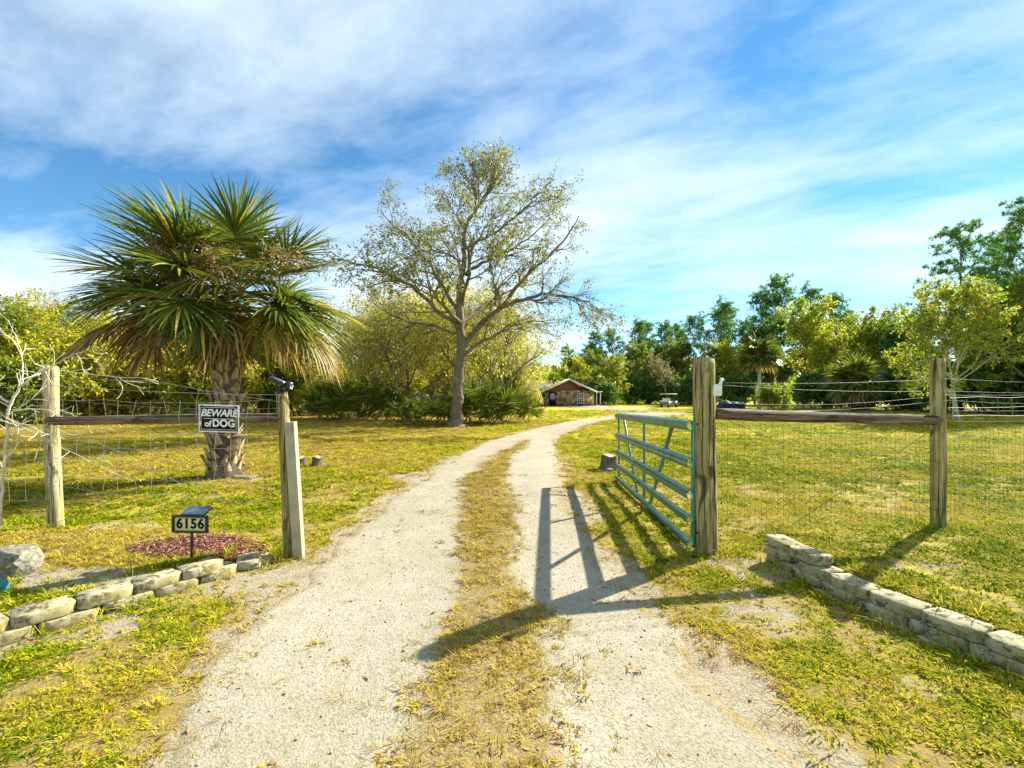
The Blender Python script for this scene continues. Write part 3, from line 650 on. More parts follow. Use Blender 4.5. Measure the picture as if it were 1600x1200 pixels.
rock('flat_stone', (-4.98, 8.1, tz(-4.98, 8.1) + .01), (.24, .15, .06), 'flat pale stone at the foot of the booted palm', 6)
rock('small_stone', (2.06, 9.30, tz(2.06, 9.3) + .03), (.11, .08, .09), 'small white stone at the foot of the stump beyond the gate', 8)
M['teal'] = mat_plain('teal_plastic', (.02, .22, .20), .45)
o = MB().tube([(0, 0, -.02), (0, 0, .05), (0, 0, .07), (0, 0, .075)], [.10, .10, .09, .04], 20).obj('sprinkler_lid', M['teal'], None, True)
o.location = (-3.80, 3.16, tz(-3.80, 3.16)); tag(o, 'teal plastic lid in the grass at the left edge', 'lid')

# ------------------------------------------------------------------ vegetation
Y = lambda *c: c
M['oak_bark'] = mat_bark('oak_bark', (.05, .04, .024), (.22, .18, .11)); M['pine_bark'] = mat_bark('pine_bark', (.07, .05, .035), (.22, .16, .11))
M['pale_bark'] = mat_bark('pale_bark', (.32, .29, .20), (.60, .56, .42), 4, 2, .3); M['grey_bark'] = mat_bark('grey_bark', (.09, .07, .04), (.24, .20, .12))
M['oak_leaf'] = mat_leaf('oak_leaf', [(0, (.055, .08, .010)), (.4, (.13, .155, .015)), (.75, (.25, .245, .025)), (1, (.32, .25, .04))], .45)
M['yellow_leaf'] = mat_leaf('yellow_green_leaf', [(0, (.17, .20, .012)), (.4, (.38, .38, .018)), (.8, (.52, .47, .03)), (1, (.56, .46, .08))], .5)
M['olive_leaf'] = mat_leaf('olive_yellow_leaf', [(0, (.10, .15, .012)), (.4, (.24, .285, .016)), (.8, (.37, .38, .02)), (1, (.44, .39, .05))], .5)
M['moss_leaf'] = mat_leaf('weeping_tawny_leaf', [(0, (.20, .205, .025)), (.4, (.36, .345, .04)), (.8, (.50, .46, .07)), (1, (.54, .46, .14))], .5)
M['mid_leaf'] = mat_leaf('mid_green_leaf', [(0, (.06, .11, .010)), (.5, (.16, .215, .014)), (1, (.32, .32, .02))], .4)
M['dark_leaf'] = mat_leaf('dark_green_leaf', [(0, (.03, .085, .016)), (.5, (.07, .16, .022)), (1, (.17, .26, .03))], .3)
M['pine_leaf'] = mat_leaf('pine_needles', [(0, (.03, .11, .03)), (.5, (.08, .21, .04)), (1, (.19, .32, .05))], .35)
M['gold_leaf'] = mat_leaf('gold_leaf', [(0, (.08, .15, .012)), (.45, (.19, .26, .018)), (.85, (.34, .33, .02)), (1, (.40, .23, .05))], .5)
M['tan_leaf'] = mat_leaf('tan_twig', [(0, (.26, .20, .10)), (1, (.46, .37, .21))], .4)
M['frond'] = mat_leaf('palm_frond', [(0, (.035, .07, .012)), (.5, (.09, .14, .017)), (.8, (.20, .235, .025)), (1, (.42, .36, .05))], .32, .38, 1.3, .5)
M['frond_old'] = mat_leaf('palm_frond_yellowing', [(0, (0.072, 0.096, 0.014)), (.4, (0.192, 0.180, 0.024)), (.8, (0.384, 0.300, 0.072)), (1, (0.480, 0.336, 0.132))], .38, .45)
M['frond_dead'] = mat_leaf('palm_frond_dead', [(0, (.09, .05, .02)), (.4, (.17, .10, .04)), (.75, (.32, .21, .09)), (1, (.46, .34, .17))], .32, .7)
M['petiole'] = mat_plain('palm_petiole', (.14, .15, .035), .6); M['boot'] = mat_bark('palm_boot', (.14, .09, .04), (.52, .41, .23), 5, 2, .5)
M['palm_trunk'] = mat_bark('palm_trunk', (.035, .022, .011), (.14, .10, .055), 6, 6); M['fruit'] = mat_leaf('dry_flower_stalk', [(0, (.14, .09, .03)), (1, (.38, .27, .10))], .3)

def leaf_quads(C, D, size, rng, asp=.45, flat=0.0):
    """rhombic leaves at points C pointing roughly along D"""
    n = len(C); A = rng.randn(n, 3); A = A / np.linalg.norm(A, axis=1)[:, None]
    d = D + A * .9; d[:, 2] -= .15; d /= np.linalg.norm(d, axis=1)[:, None] + 1e-9
    u = np.cross(d, rng.randn(n, 3)); u /= np.linalg.norm(u, axis=1)[:, None] + 1e-9
    s = (size * (.6 + .8 * rng.rand(n)))[:, None]; w = s * asp * .5
    nn = np.cross(d, u)
    V = np.stack([C, C + d * s * .45 + u * w + nn * s * .06, C + d * s - nn * s * .05, C + d * s * .45 - u * w + nn * s * .06], 1).reshape(-1, 3)
    return V, np.arange(4 * n).reshape(-1, 4)
class Grower:
    def __init__(s, seed): s.r = np.random.RandomState(seed); s.mb = MB(); s.tips = []; s.dirs = []
    def branch(s, path, r0, r1, sides):
        s.mb.tube(path, np.linspace(r0, r1, len(path)), sides, False)
    def wander(s, p, d, L, n, wob, up):
        P = [np.array(p, float)]; d = np.array(d, float); d /= np.linalg.norm(d)
        for i in range(n):
            d = d + s.r.randn(3) * wob; d[2] += up; d /= np.linalg.norm(d); P.append(P[-1] + d * L / n)
        return np.array(P)
    def grow(s, path, r0, r1, spec, lvl):
        """spec[lvl] = (children, length, length jitter, spread, segs, wobble, up, start fraction, sides, leaves)"""
        s.branch(path, r0, r1, max(3, 9 - 2 * lvl) if lvl < 3 else 3)
        if lvl >= len(spec):
            k = s.leafn
            t = s.r.rand(k); i = np.minimum((t * (len(path) - 1)).astype(int), len(path) - 2); f = (t * (len(path) - 1) - i)[:, None]
            s.tips.append(path[i] * (1 - f) + path[i + 1] * f); s.dirs.append(path[i + 1] - path[i]); return
        nc, L, lj, spread, segs, wob, up, st = spec[lvl]
        nc = max(1, int(round(nc * (.75 + .5 * s.r.rand()))))
        for c in range(nc):
            t = st + (1 - st) * ((c + s.r.rand()) / nc) ** .85; x = t * (len(path) - 1); i = min(int(x), len(path) - 2); f = x - i
            p = path[i] * (1 - f) + path[i + 1] * f; d = path[i + 1] - path[i]; d /= np.linalg.norm(d) + 1e-9
            a = s.r.randn(3); a -= d * a.dot(d); a /= np.linalg.norm(a) + 1e-9
            dd = d * math.cos(spread) + a * math.sin(spread * (.7 + .6 * s.r.rand()))
            ln = L * (1 + lj * (s.r.rand() * 2 - 1)) * (1.1 - .45 * t)
            rr = (r0 + (r1 - r0) * t) * .62
            s.grow(s.wander(p, dd, ln, segs, wob, up), rr, max(rr * .35, .003), spec, lvl + 1)
        if lvl == len(spec) - 1 or True:
            s.tips.append(path[-2:]); s.dirs.append(path[-2:] - path[-3:-1])
    def leaves(s, size, asp=.45, drop=0.0, jit=.05):
        C = np.concatenate(s.tips); D = np.concatenate(s.dirs); D = D / (np.linalg.norm(D, axis=1)[:, None] + 1e-9); C = C + s.r.randn(len(C), 3) * jit
        D[:, 2] -= drop; return leaf_quads(C, D, np.full(len(C), size), s.r, asp)

def broadleaf(seed, h, spread, bole, spec, leafn, leaf, r0, asp=.45, up=.05, nlimb=7, drop=0, jit=.06, stems=1, limb_ang=.75, lean=(0, 0)):
    """returns wood mesh data and leaf mesh data, base at origin"""
    g = Grower(seed); g.leafn = leafn; r = g.r
    for st in range(stems):
        a0 = r.rand() * 6.28; base = np.array((.25 * st * math.cos(a0), .25 * st * math.sin(a0), -.15))
        d = np.array((lean[0] + (.12 if stems > 1 else .04) * r.randn() * (1.6 if stems > 1 else 1), lean[1] + .12 * r.randn(), 1))
        tr = g.wander(base, d, h * .8, 10, .07, .05); g.branch(tr, r0, r0 * .22, 9)
        for k in range(nlimb):
            t = bole + (1 - bole) * (k + r.rand() * .6) / nlimb; x = t * 10; i = min(int(x), 9); p = tr[i] + (tr[i + 1] - tr[i]) * (x - i)
            a = k * 2.4 + r.rand() * .8; tilt = limb_ang * (1.1 - .75 * (t - bole) / (1 - bole + 1e-6))
            dd = np.array((math.cos(a) * math.sin(tilt), math.sin(a) * math.sin(tilt), math.cos(tilt)))
            L = spread * (1.05 - .45 * (t - bole) / (1 - bole + 1e-6)) * (.8 + .4 * r.rand())
            rr = r0 * (1 - .75 * t) * .6; g.grow(g.wander(p, dd, L, 6, .14, up), rr, rr * .25, spec, 0)
        g.grow(tr[-4:], r0 * .35, r0 * .15, spec, 0)
    return g.mb, g.leaves(leaf, asp, drop, jit)

PROTO = {}
def proto(key, woodmat, leafmat, *a, **k):
    mb, (V, Q) = broadleaf(*a, **k)
    PROTO[key] = (mb.mesh('trunk', M[woodmat], True), mesh_np('crown', V, Q, None, M[leafmat]))
def tree(name, key, loc, rz, sc, label, cat='tree', group=None):
    t = empty(name, loc, label, cat, group); t.rotation_euler = (0, 0, rz); t.scale = sc if hasattr(sc, '__len__') else (sc,) * 3
    w, l = PROTO[key]; link('trunk', w, t); link('crown', l, t); return t

S_BUSH = [(5, 1.9, .3, .75, 5, .16, .03, .2), (5, 1.0, .3, .8, 4, .18, .02, .15), (4, .5, .3, .8, 3, .2, 0, .2)]
S_WEEP = [(6, 2.0, .3, .7, 5, .16, -.03, .15), (6, 1.1, .3, .7, 4, .16, -.10, .1), (4, .7, .3, .6, 4, .16, -.22, .1)]
S_OPEN = [(5, 1.6, .3, .7, 5, .15, .05, .3), (4, .9, .3, .7, 4, .16, .03, .25), (3, .45, .3, .7, 3, .2, 0, .2)]
proto('bushA', 'grey_bark', 'yellow_leaf', 11, 7.2, 3.2, .12, S_BUSH, 8, .17, .13, stems=2, nlimb=8)
proto('bushB', 'grey_bark', 'yellow_leaf', 12, 6.2, 2.8, .10, S_BUSH, 7, .16, .11, stems=3, nlimb=6)
proto('bushC', 'grey_bark', 'mid_leaf', 13, 7.5, 3.1, .10, S_BUSH, 8, .19, .13, stems=2, nlimb=8)
proto('weepA', 'grey_bark', 'moss_leaf', 14, 7.0, 3.3, .22, S_WEEP, 5, .15, .15, asp=.32, drop=.6, nlimb=9, limb_ang=.95)
proto('weepB', 'grey_bark', 'moss_leaf', 15, 6.4, 3.0, .22, S_WEEP, 5, .15, .13, asp=.32, drop=.6, nlimb=9, stems=2, limb_ang=.9)
proto('mid', 'grey_bark', 'mid_leaf', 16, 9.5, 3.6, .25, S_BUSH, 11, .24, .16, nlimb=10)
proto('dark', 'grey_bark', 'dark_leaf', 17, 9.0, 3.4, .12, S_BUSH, 15, .26, .16, nlimb=10)
proto('yel', 'grey_bark', 'olive_leaf', 18, 9.5, 3.6, .2, S_BUSH, 9, .24, .16, nlimb=10)
proto('gold', 'pale_bark', 'gold_leaf', 19, 8.6, 3.3, .22, S_OPEN, 8, .17, .10, nlimb=12, stems=2, asp=.6, limb_ang=.95)
proto('bare', 'grey_bark', 'tan_leaf', 20, 8.0, 2.6, .35, S_OPEN, 2, .12, .09, nlimb=9)
proto('shrub', 'grey_bark', 'mid_leaf', 22, 2.0, 1.1, .05, [(5, .8, .3, .8, 4, .18, .04, .1), (5, .45, .3, .8, 3, .2, .02, .1)], 10, .16, .035, stems=4, nlimb=6, asp=.55)
proto('dshrub', 'grey_bark', 'dark_leaf', 23, 2.4, 1.5, .05, [(6, 1.0, .3, .8, 4, .18, .02, .1), (6, .6, .3, .8, 3, .2, .0, .1)], 12, .2, .04, stems=4, nlimb=7, asp=.55)

proto('yshrub', 'grey_bark', 'yellow_leaf', 24, 2.6, 1.6, .05, [(6, 1.0, .3, .8, 4, .18, .02, .1), (6, .6, .3, .8, 3, .2, .0, .1)], 9, .17, .04, stems=4, nlimb=7, asp=.5)
def pine(seed, h, crown0, spread, r0, needle, tufts):
    g = Grower(seed); r = g.r; tr = g.wander((0, 0, -.3), (0.03 * r.randn(), .03 * r.randn(), 1), h, 14, .02, .03); g.branch(tr, r0, r0 * .15, 8)
    C = []; D = []; nl = 30
    for k in range(nl):
        t = crown0 + (1 - crown0) * (k + r.rand()) / nl; x = min(t * 14, 13.99); i = int(x); p = tr[i] + (tr[i + 1] - tr[i]) * (x - i)
        a = k * 2.4 + r.rand(); q = (t - crown0) / (1 - crown0); tilt = 1.35 - .85 * q; L = spread * (.55 + .6 * math.sin(math.pi * min(1, .25 + q * .72))) * (.6 + .6 * r.rand())
        dd = np.array((math.cos(a) * math.sin(tilt), math.sin(a) * math.sin(tilt), math.cos(tilt))); P = g.wander(p, dd, L, 6, .12, .07); g.branch(P, r0 * .22, .012, 5)
        for c in range(7):
            u = .35 + .65 * (c + r.rand()) / 7; x2 = min(u * 6, 5.99); j = int(x2); pp = P[j] + (P[j + 1] - P[j]) * (x2 - j); d2 = r.randn(3) * .8 + (P[j + 1] - P[j]) / L * 6; d2[2] += .4
            P2 = g.wander(pp, d2, L * .28, 3, .15, .05); g.branch(P2, .018, .006, 3)
            m = tufts; C.append(P2[-1] + r.randn(m, 3) * .22 * np.array((1, 1, .6))); D.append(np.tile(P2[-1] - P2[-2], (m, 1)))
    C = np.concatenate(C); n = len(C); K = 7; V = []
    d = r.randn(n, K, 3); d[..., 2] += .45; d /= np.linalg.norm(d, axis=2)[..., None]; u = np.cross(d, r.randn(n, K, 3)); u /= np.linalg.norm(u, axis=2)[..., None]
    L = needle * (.7 + .6 * r.rand(n, K))[..., None]; w = needle * .11
    V = np.stack([np.repeat(C[:, None], K, 1) - u * w, np.repeat(C[:, None], K, 1) + u * w, C[:, None] + d * L], 2).reshape(-1, 3)
    return g.mb.mesh('trunk', M['pine_bark'], True), mesh_np('crown', V, None, np.arange(len(V)).reshape(-1, 3), M['pine_leaf'])
for k, (h, c0, sp) in enumerate(((16, .45, 3.0), (14, .5, 2.6), (17, .58, 2.9), (15, .38, 2.8))):
    PROTO['pine%d' % k] = pine(200 + k, h, c0, sp, .17, .42, 5)
PROTO['bigpine'] = pine(300, 22, .28, 4.8, .26, .40, 12)

# ---- fan palms
def fan(mb_leaf, mb_stem, base, d, pet, blade, nseg, rng, droop, spreadang=2.3, wseg=.028, hang=0.0):
    """one costapalmate frond: stalk from base along d, arching down, then a fan of folded strips"""
    base = np.array(base, float); d = np.array(d, float); d /= np.linalg.norm(d); P = [base]; n = 6; dd = d.copy()
    for i in range(n):
        dd = dd + np.array((0, 0, -droop * .16)); dd /= np.linalg.norm(dd); P.append(P[-1] + dd * pet / n)
    mb_stem.tube(P, np.linspace(.022, .011, n + 1), 5, False)
    h = P[-1]; side = np.cross(dd, (0, 0, 1.0)); side = side / (np.linalg.norm(side) + 1e-9); roll = rng.randn() * .35
    nrm = np.cross(side, dd); side, nrm = side * math.cos(roll) + nrm * math.sin(roll), nrm * math.cos(roll) - side * math.sin(roll)
    for k in range(nseg):
        a = (k / (nseg - 1) - .5) * 2 * spreadang + rng.randn() * .03; L = blade * (.62 + .38 * math.cos(a * .62)) * (.88 + .24 * rng.rand())
        s = dd * math.cos(a) + side * math.sin(a) + nrm * (.16 * abs(math.sin(a)) + .05 * rng.randn())
        costa = h + dd * blade * .22 * max(0, math.cos(a)) ; c = np.cross(s, nrm); c /= np.linalg.norm(c) + 1e-9
        V = []; p = costa.copy(); dr = s.copy(); m = 5; fold = .35
        for i in range(m):
            t = i / (m - 1); w = wseg * blade * (.55 + 1.1 * t - 1.65 * t * t) if t < 1 else 0.001
            w = max(w, .0015); V += [p - c * w + nrm * w * fold, p - nrm * w * fold * .3, p + c * w + nrm * w * fold]
            dr = dr + np.array((0, 0, -1.0)) * (droop * .17 + hang) * (t + .15) * (.7 + .6 * rng.rand()); dr /= np.linalg.norm(dr); p = p + dr * L / (m - 1)
        Q = []
        for i in range(m - 1): b = i * 3; Q += [(b, b + 1, b + 4, b + 3), (b + 1, b + 2, b + 5, b + 4)]
        mb_leaf.add(V, Q)
def boot_mesh():
    # split wedge: two arms and a throat
    mb = MB(); V = []
    pro = [(0, .066, .010, .0), (.09, .056, .016, .035), (.17, .04, .016, .065), (.24, .024, .012, .10)]
    for (z, w, th, out) in pro: V += [(-w, -out - th, z), (w, -out - th, z), (w, -out + th, z), (-w, -out + th, z)]
    Q = [(0, 1, 2, 3)] + [(a * 4 + i, a * 4 + (i + 1) % 4, a * 4 + 4 + (i + 1) % 4, a * 4 + 4 + i) for a in range(3) for i in range(4)] + [(15, 14, 13, 12)]
    return mb.add(V, Q).mesh('boot', M['boot'])
def big_palm():
    x, y = -5.50, 8.3; z0 = tz(x, y); rng = np.random.RandomState(77)
    t = empty('cabbage_palm', (x, y, z0), 'large cabbage palm with crisscross leaf boots on its trunk behind the left fence', 'palm tree')
    path = [np.array((0.0 + .10 * s + .03 * math.sin(3 * s), 0, -.2 + s * 3.75)) for s in np.linspace(0, 1, 12)]
    rad = np.interp(np.linspace(0, 1, 12), [0, .06, .15, .5, .8, 1], [.36, .30, .25, .235, .24, .17])
    tr = MB().tube(path, rad, 20).obj('trunk', M['palm_trunk'], t, True)
    bm_ = boot_mesh(); rows = 24
    for i in range(rows):
        s = .09 + .83 * i / (rows - 1); zc = -.2 + s * 3.75; r = np.interp(s, [0, .15, .5, .8, 1], [.30, .245, .23, .235, .17])
        for k in range(8):
            if i < 4 and rng.rand() < .12: continue
            a = (k + .5 * (i % 2)) * 6.283 / 8 + i * .05 + rng.randn() * .05
            o = link('boot', bm_, tr, (path[6][0] * s * 2 * .5 + .10 * s * .5 + math.sin(a) * (r - .02), -math.cos(a) * (r - .02), zc - .08 + rng.randn() * .015), (R(-4 + rng.randn() * 5), R(rng.randn() * 14 + (18 if (k + i) % 2 else -18)), a), (1.0 + .2 * rng.randn() * .5, 1, .95 + .25 * rng.rand()))
    top = np.array((.10, 0, 3.42))
    def frond(az, el, pet, blade, droop, mat, nseg=44, hang=0, sp=2.2, dz=0.0):
        L = MB(); S = MB(); d = (math.cos(az) * math.cos(el), math.sin(az) * math.cos(el), math.sin(el))
        fan(L, S, top + np.array((d[0] * .15, d[1] * .15, dz)), d, pet, blade, nseg, rng, droop, sp, .031, hang)
        o = L.obj('frond', M[mat], t); S.obj('stalk', M['petiole'], o)
    # upright and spreading green fronds, az: 0 = right, -pi/2 = towards the camera
    for k in range(26):
        frond(k * 2.4 + rng.randn() * .25, R(28 + 50 * rng.rand()), .75 + .45 * rng.rand(), .92 + .15 * rng.rand(), .4 + .3 * rng.rand(), 'frond')
    for k in range(23):
        frond(k * 2.4 + .8 + rng.randn() * .25, R(0 + 32 * rng.rand()), .85 + .5 * rng.rand(), .92 + .15 * rng.rand(), .7 + .3 * rng.rand(), 'frond', hang=.05)
    # explicit big fronds that read in the picture
    frond(math.pi + .15, R(34), 1.6, 1.05, .6, 'frond', 48); frond(math.pi - .5, R(24), 1.5, 1.0, .6, 'frond', 48); frond(-1.9, R(22), .75, 1.2, .8, 'frond_old', 44, .12)
    frond(-1.15, R(35), 1.0, 1.1, .9, 'frond_old', 44, .16); frond(-.25, R(34), 1.3, 1.0, .55, 'frond', 44); frond(.25, R(20), 1.35, 1.0, .7, 'frond_old', 44, .08)
    # old drooping skirt
    for az, el, pet, bl, hg, mt in ((math.pi + .25, 12, 1.6, 1.05, .40, 'frond_dead'), (math.pi + .55, 8, 1.3, 1.05, .42, 'frond_dead'), (math.pi + 1.0, 4, .9, 1.15, .5, 'frond_dead'), (-1.35, 2, .5, 1.05, .5, 'frond_dead'),
                                    (-.55, 8, .95, 1.05, .45, 'frond_old'), (-.2, 8, 1.15, 1.15, .5, 'frond_old'), (.15, 2, 1.1, 1.1, .5, 'frond_dead'), (-1.0, 6, .6, .95, .5, 'frond_dead'), (-1.75, 4, .65, .95, .5, 'frond_dead'), (-2.1, 2, .9, 1.0, .5, 'frond_dead'), (math.pi - .2, 4, 1.5, 1.1, .5, 'frond_dead'), (math.pi - .8, 0, 1.2, 1.1, .45, 'frond_dead'),
                                    (1.2, 0, .9, 1.1, .45, 'frond_dead'), (-2.3, 12, .85, 1.05, .4, 'frond_old'), (-.95, -8, .55, 1.0, .5, 'frond_dead'), (2.0, 5, 1.0, 1.1, .4, 'frond_dead'), (.6, 0, 1.2, 1.1, .4, 'frond_dead')):
        frond(az, R(el), pet, bl, .75, mt, 40, hg, 1.9, -.2)
    for az, el, L in ((-1.7, 48, 1.2), (-1.35, 44, 1.2), (-1.0, 46, 1.25), (-1.3, 28, 1.1), (-.4, 26, 2.0), (-1.5, 60, 1.1), (2.7, 38, 2.8)):   # dry flower stalks
        g = Grower(int(az * 100) + 900); g.leafn = 5; d = np.array((math.cos(az) * math.cos(R(el)), math.sin(az) * math.cos(R(el)), math.sin(R(el))))
        g.grow(g.wander(top + d * .1, d, L, 6, .08, -.12), .016, .006, [(12, .6, .3, .7, 4, .15, -.08, .3), (8, .25, .3, .8, 3, .2, -.04, .1)], 0)
        V, Q = g.leaves(.045, .5); mb = g.mb; mb.add(V, Q); mb.obj('flower_stalk', M['fruit'], t)
    # a young green seedling palm sprouting at the trunk
    for az, el in ((-2.3, 35), (-1.6, 50), (-2.9, 20)):
        L = MB(); S = MB(); fan(L, S, (-.12, -.2, 1.15), (math.cos(az) * math.cos(R(el)), math.sin(az) * math.cos(R(el)), math.sin(R(el))), .35, .45, 14, rng, .5, 1.6, .05)
        o = L.obj('frond', M['frond'], t); S.obj('stalk', M['petiole'], o)
    for az in np.arange(-2.9, .4, .45):        # short young fronds below the skirt, against the trunk
        L = MB(); S = MB(); fan(L, S, (math.cos(az) * .1 + .08, math.sin(az) * .1, 2.45 + .2 * rng.rand()), (math.cos(az), math.sin(az), .1), .35, .6, 20, rng, .8, 1.8, .035, .2)
        o = L.obj('frond', M['frond'], t); S.obj('stalk', M['petiole'], o)
big_palm()
def far_palm(loc, h, crown, label, seed, trunk_r=.16, skirt=True):
    rng = np.random.RandomState(seed); t = empty('cabbage_palm', loc, label, 'palm tree', 'far cabbage palms')
    MB().tube([(0, 0, -.2), (.05, 0, h * .5), (.0, 0, h)], [trunk_r * 1.3, trunk_r, trunk_r], 10).obj('trunk', M['pale_bark' if skirt else 'palm_trunk'], t, True)
    Lf = MB(); Ld = MB(); S = MB(); b = crown / 2
    for k in range(44):
        az = k * 2.4 + rng.randn() * .2; el = R(78 - k * 2.4 + rng.randn() * 8); d = (math.cos(az) * math.cos(el), math.sin(az) * math.cos(el), math.sin(el))
        fan(Ld if k > 39 else Lf, S, (0, 0, h), d, b * .42, b * .60, 22, rng, .6, 2.2, .085, .12 if k < 34 else .35)
    Lf.obj('crown', M['frond'], t); Ld.obj('dead_skirt', M['frond_dead'], t); S.obj('stalks', M['petiole'], t)
# saw palmetto: fans on short stems, a few shared fan shapes
PALMETTO = []
def palmetto_meshes():
    for k in range(6):
        rng = np.random.RandomState(500 + k); L = MB(); S = MB(); fan(L, S, (0, 0, 0), (.25 + .5 * (k % 3) / 2, 0, 1), .75, .62, 22, rng, .25, 2.2, .055, .02); PALMETTO.append((L.mesh('frond', M['frond']), S.mesh('stalk', M['petiole'])))
palmetto_meshes()
def palmetto(loc, rx, ry, hh, n, label, seed):
    rng = np.random.RandomState(seed); t = empty('saw_palmetto', loc, label, 'palmetto', 'saw palmetto thickets')
    for i in range(n):
        a = rng.rand() * 6.283; q = math.sqrt(rng.rand()); px, py = math.cos(a) * q * rx, math.sin(a) * q * ry; k = rng.randint(6); s = hh * (.55 + .5 * rng.rand())
        zz = hh * .9 * (1 - q ** 2) * rng.rand(); out = math.atan2(py, px) + rng.randn() * .9
        f = link('frond', PALMETTO[k][0], t, (px, py, zz), (rng.randn() * .25, rng.rand() * .5, out), s); link('stalk', PALMETTO[k][1], f)

# ---- the oak: limbs traced as a real branching frame around its trunk
def oak():
    d0 = 21.5; base = at(712, 667, d0); base.z = tz(base.x, d0); o = empty('oak_tree', base, 'tall sparse oak with thin leafy twigs standing left of the drive', 'tree')
    g = Grower(4242); g.leafn = 4; r = g.r
    def P(pts, dep):
        out = []
        for i, (px, py) in enumerate(pts):
            q = at(px, py, d0); q.y = 0; q.x -= base.x; q.z -= base.z; q.z = q.z if q.z < 4 else 4 + (q.z - 4) * .90; q.x *= 1.0; yy = dep * (i / (len(pts) - 1)); out.append(np.array((q.x * (1 + yy / d0), yy, (q.z - CAMH) * (1 + yy / d0) + CAMH)))
        out = np.array(out); s = np.linspace(0, len(out) - 1, 3 * len(out)); return np.stack([np.interp(s, np.arange(len(out)), out[:, k]) for k in range(3)], 1) + r.randn(len(s), 3) * .035
    trunk = P([(712, 672), (713, 655), (716, 600), (721, 552), (718, 500), (718, 440), (726, 392), (724, 352), (736, 316), (756, 282), (776, 250)], 0)
    zt = trunk[:, 2]; rad = np.interp(zt, [0, .3, 1, 4, 7, 10, 13.5], [.52, .36, .28, .225, .15, .08, .02]); tm = MB().tube(trunk, rad, 16, False)
    specL = [(11, 1.8, .35, .68, 6, .15, .025, .15), (6, 1.0, .35, .7, 5, .17, .01, .15), (5, .42, .4, .75, 4, .2, .0, .15)]
    limbs = [([(724, 540), (756, 496), (780, 476), (804, 440), (820, 416), (852, 388), (880, 352), (900, 312)], 1.5, .20), ([(776, 476), (812, 462), (848, 452), (888, 452), (924, 464), (944, 478)], -2.0, .14),
             ([(726, 416), (756, 392), (788, 376), (820, 352), (850, 318)], 3, .12), ([(722, 372), (768, 352), (796, 328), (828, 300), (846, 276)], -2, .08), ([(774, 470), (776, 440), (768, 408), (776, 380)], -1, .08),
             ([(718, 482), (692, 440), (672, 404), (652, 376), (632, 348), (608, 332), (588, 306)], 2, .14), ([(717, 508), (680, 472), (648, 436), (620, 420), (596, 404), (560, 396), (528, 388)], -2.5, .15),
             ([(714, 520), (672, 504), (636, 500), (600, 484), (568, 462)], 2.5, .10), ([(724, 552), (760, 528), (788, 512), (820, 496), (860, 500)], 2.2, .12), ([(726, 396), (688, 376), (660, 376), (640, 390)], -2, .07),
             ([(722, 440), (712, 400), (700, 360), (680, 330)], 5.0, .11), ([(722, 470), (740, 420), (752, 370), (790, 330)], -5.0, .12), ([(720, 500), (700, 470), (690, 440), (660, 420)], -5.5, .12), ([(722, 500), (750, 470), (790, 440), (830, 430)], 5.5, .12),
             ([(724, 340), (712, 312), (716, 290)], 1, .05), ([(740, 312), (748, 280), (742, 250)], -1, .05)]
    for pts, dep, r0 in limbs: g.grow(P(pts, dep), r0 * .78, .022, specL, 0)
    g.grow(trunk[-8:], .09, .02, specL, 0)
    V, Q = g.leaves(.115, .5, .1, .07); g.mb.add(np.concatenate(tm.V), np.concatenate(tm.Q))
    g.mb.obj('trunk', M['oak_bark'], o, True); link('crown', mesh_np('crown', V, Q, None, M['oak_leaf']), o)
    for k, (px, py) in enumerate(((760, 505), (690, 475), (800, 480), (660, 500))): pass
oak()
def gp(px, d): return Vector(((px - 800) / FPX * d, d, tz((px - 800) / FPX * d, d)))
# trees around the oak
for (px, d, key, sc, rz, lab) in (
    (640, 27.5, 'weepB', 1.1, .4, 'tawny weeping tree left of the oak trunk behind palmetto'), (722, 27.5, 'weepA', 1.12, 2.0, 'tawny weeping tree directly behind the oak trunk'),
    (778, 28.5, 'weepA', 1.12, 4.1, 'tawny weeping tree right of the oak, nearest the house'), (565, 31.0, 'weepB', 1.15, 3.0, 'tawny weeping tree between the booted palm and the oak'),
    (690, 34.0, 'bushA', 1.2, 1.0, 'yellow green tree behind the weeping trees near the oak'), (812, 38, 'weepB', 1.0, 5.0, 'tawny weeping tree overhanging the left end of the house roof')):
    tree('weeping_tree' if 'weep' in key else 'bushy_tree', key, gp(px, d), rz, sc, lab, 'tree', 'trees around the oak')
# left woods
LW = ((-40, 24, 'bushC', .85), (45, 27, 'bushA', .92), (120, 31, 'bushC', .95), (190, 28, 'bushB', .95), (255, 33, 'bushA', .88), (315, 30, 'bushB', .9), (385, 35, 'bushA', .92), (440, 32, 'bushC', .8), (500, 36, 'bushA', 1.05),
      (10, 40, 'mid', .85), (150, 44, 'yel', .9), (290, 46, 'mid', .85), (420, 45, 'yel', .9), (560, 44, 'mid', .9), (660, 47, 'yel', .9), (770, 50, 'mid', .95))
for i, (px, d, key, sc) in enumerate(LW):
    lab = ['leafy tree cut by the left edge above the bare sapling', 'yellow green tree rising behind the pale fence post', 'mid green tree left of the drooping palm fronds', 'low yellow tree under the left drooping palm fronds',
           'yellow green tree just left of the booted trunk', 'low yellow tree behind the BEWARE sign', 'yellow green tree right of the booted trunk', 'mid green tree behind the solar spotlight', 'yellow green tree behind the left palmetto thicket',
           'taller green tree in the second row at the left edge', 'taller yellow tree in the second row beyond the left post', 'taller green tree in the second row left of the palm', 'taller yellow tree in the second row right of the palm',
           'taller green tree in the second row left of the oak', 'taller yellow tree in the second row behind the oak', 'taller green tree in the second row right of the oak'][i]
    tree('woodland_tree', key, gp(px, d), i * 1.7, sc, lab, 'tree', 'trees of the left woods')
